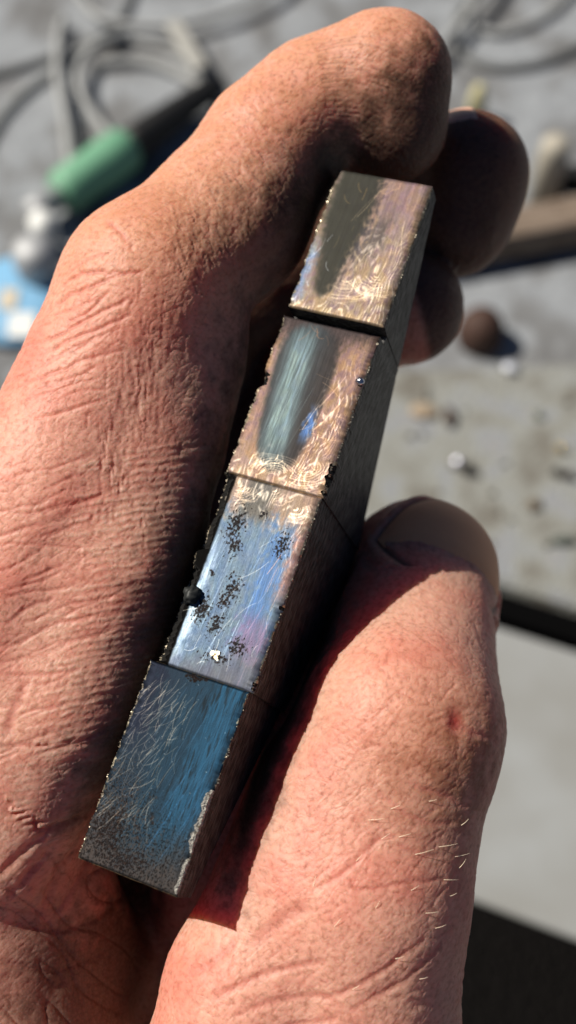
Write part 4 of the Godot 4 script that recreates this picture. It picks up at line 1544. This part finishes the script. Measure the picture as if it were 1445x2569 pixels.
	s = put("yellow_peg", lathe(PackedVector2Array([Vector2(0, 0.02), Vector2(0.003, 0.019), Vector2(0.0045, 0.012), Vector2(0.005, 0), Vector2(0, 0)])), paint(Color(0.72, 0.70, 0.55), 0.7))
	s.position = Vector3(0.0955, 0, -0.4830)
	tag(s, "pale yellowish peg standing behind the middle fingertip", "peg")

	# cables
	var gray := paint(Color(0.58, 0.59, 0.59), 0.65)
	var dark := paint(Color(0.40, 0.41, 0.41), 0.65)
	var runs := [
		[[[-0.26, -0.47], [-0.1737, -0.5047], [-0.15, -0.5137], [-0.1283, -0.5245], [-0.1043, -0.5385], [-0.0926, -0.5529], [-0.0858, -0.5793], [-0.08, -0.66]], 0.0034, dark, 0.0, "grey cable running from the left edge up to the top, above the coil"],
		[[[-0.14, -0.66], [-0.1188, -0.5827], [-0.1095, -0.5627], [-0.0965, -0.5481], [-0.0685, -0.5433], [-0.0432, -0.5491], [-0.0221, -0.5611], [-0.0049, -0.576], [0.03, -0.62]], 0.0036, gray, 0.0068, "grey cable sagging in a curve along the top edge"],
		[[[-0.175, -0.42], [-0.1548, -0.4543], [-0.1461, -0.4811], [-0.136, -0.4996], [-0.1231, -0.5146], [-0.109, -0.5313], [-0.0895, -0.5385], [-0.0637, -0.5322], [-0.0452, -0.5153], [-0.0332, -0.4943], [-0.02, -0.45]], 0.0036, gray, 0.0, "grey cable arching over the coil from the left edge"],
		[[[-0.121, -0.552], [-0.1205, -0.5307], [-0.1176, -0.5002], [-0.1124, -0.4768], [-0.1067, -0.4434], [-0.101, -0.415]], 0.0044, gray, 0.0072, "thick pale cable dropping straight down behind the green grip"],
		[[[-0.085, -0.541], [-0.0973, -0.5307], [-0.1063, -0.5168], [-0.1075, -0.5017], [-0.1014, -0.4826], [-0.0903, -0.4641], [-0.076, -0.45]], 0.0042, gray, 0.0068, "pale cable bending left around the coil to the green grip"],
		[[[-0.1008, -0.5190], [-0.0778, -0.5214], [-0.0565, -0.5122], [-0.0394, -0.4943], [-0.03, -0.47]], 0.0046, gray, 0.0, "lower grey cable of the coil above the black sleeve"],
		[[[0.19, -0.58], [0.1704, -0.5497], [0.1522, -0.5322], [0.131, -0.5205], [0.1099, -0.5174], [0.0958, -0.5245], [0.0884, -0.5385], [0.092, -0.5594], [0.1022, -0.5793], [0.12, -0.64]], 0.0038, dark, 0.0, "outer loop of cable in the upper right corner"],
		[[[0.20, -0.62], [0.1542, -0.576], [0.144, -0.5627], [0.1277, -0.5504], [0.1123, -0.5449], [0.1009, -0.5497], [0.0987, -0.5627], [0.104, -0.60]], 0.0036, gray, 0.0, "inner loop of cable in the upper right corner"],
		[[[0.066, -0.505], [0.0768, -0.5214], [0.0909, -0.5433], [0.1103, -0.5726], [0.13, -0.61]], 0.0040, gray, 0.0078, "pale cable crossing the loops beside the index fingertip"]]
	for k in runs.size():
		var pts := []
		for q in runs[k][0]:
			pts.append(Vector3(q[0], runs[k][1] * 0.58 + runs[k][3] * 0.8, q[1]))
		if runs[k][3] > 0.0:
			pts[0].y = runs[k][1]
			pts[-1].y = runs[k][1]
		s = put("cable" if k == 0 else "cable_%03d" % k, tube(pts, runs[k][1] * 0.58, 14), runs[k][2])
		tag(s, runs[k][4], "cable", "cables lying on the floor")
	s = put("pale_strap", slab(0.0085, 0.003, 0.040, 0.001), paint(Color(0.62, 0.62, 0.60), 0.6))
	s.transform = Transform3D(Basis(Vector3.UP, 0.42), Vector3(-0.0525, 0.0105, -0.5225))
	tag(s, "pale flat strap lying across the cables above the black sleeve", "strap")

	hand_tool()


# the tool lying on the floor at the left: black sleeve, green grip, metal neck, blue and white disc
func hand_tool() -> void:
	var axis := (Vector3(-0.1044, 0.0, -0.4321) - Vector3(-0.0752, 0.0, -0.4627)).normalized()
	var o := thing("hand_tool", Vector3(-0.0790, 0.0112, -0.4490), Basis(axis.cross(Vector3.UP), axis, Vector3.UP))
	var green := paint(Color(0.42, 0.63, 0.51), 0.55)
	var black := paint(Color(0.035, 0.037, 0.04), 0.6)
	var chrome := paint(Color(0.66, 0.67, 0.68), 0.6, 0.4)
	put("grip", lathe(PackedVector2Array([Vector2(0, -0.002), Vector2(0.0085, -0.002), Vector2(0.0108, 0.001), Vector2(0.0112, 0.012), Vector2(0.0104, 0.026), Vector2(0.0108, 0.038), Vector2(0.0092, 0.0425), Vector2(0, 0.043)])), green, o)
	put("sleeve", lathe(PackedVector2Array([Vector2(0, -0.062), Vector2(0.0055, -0.062), Vector2(0.0062, -0.056), Vector2(0.0078, -0.030), Vector2(0.0086, -0.006), Vector2(0.0086, -0.002), Vector2(0, -0.002)])), black, o)
	put("neck", lathe(PackedVector2Array([Vector2(0, 0.043), Vector2(0.0056, 0.043), Vector2(0.0056, 0.052), Vector2(0.0068, 0.053), Vector2(0.0068, 0.060), Vector2(0, 0.061)])), chrome, o)
	tag(o, "tool with green grip, black sleeve and bare metal neck lying on the floor", "tool")
	var d := thing("sanding_disc", Vector3(-0.1235, 0.002, -0.3600))
	var blue := paint(Color(0.46, 0.66, 0.80), 0.6)
	var white := paint(Color(0.86, 0.87, 0.86), 0.5)
	put("plate", lathe(PackedVector2Array([Vector2(0, 0), Vector2(0.0255, 0), Vector2(0.0262, 0.001), Vector2(0.0255, 0.003), Vector2(0.010, 0.0042), Vector2(0, 0.0042)]), 48), blue, d)
	var hub := put("hub", lathe(PackedVector2Array([Vector2(0, 0.0225), Vector2(0.006, 0.022), Vector2(0.0095, 0.019), Vector2(0.0105, 0.012), Vector2(0.0095, 0.004), Vector2(0, 0.004)]), 32), chrome, d)
	hub.position = Vector3(0.0085, 0, -0.0150)
	var nut := put("nut", lathe(PackedVector2Array([Vector2(0, 0.021), Vector2(0.0060, 0.020), Vector2(0.0068, 0.016), Vector2(0.0062, 0.004), Vector2(0, 0.003)]), 6), white, d)
	nut.position = Vector3(0.0105, 0, -0.0330)
	var mark := put("printed_patch", slab(0.008, 0.0006, 0.012, 0.0002), paint(Color(0.76, 0.72, 0.64), 0.6), d)
	mark.position = Vector3(-0.0035, 0.0043, 0.002)
	mark = put("printed_patch", slab(0.012, 0.0006, 0.014, 0.0002), white, d)
	mark.position = Vector3(0.004, 0.0037, 0.0165)
	tag(d, "blue and white round disc with metal hub at the left edge", "disc")
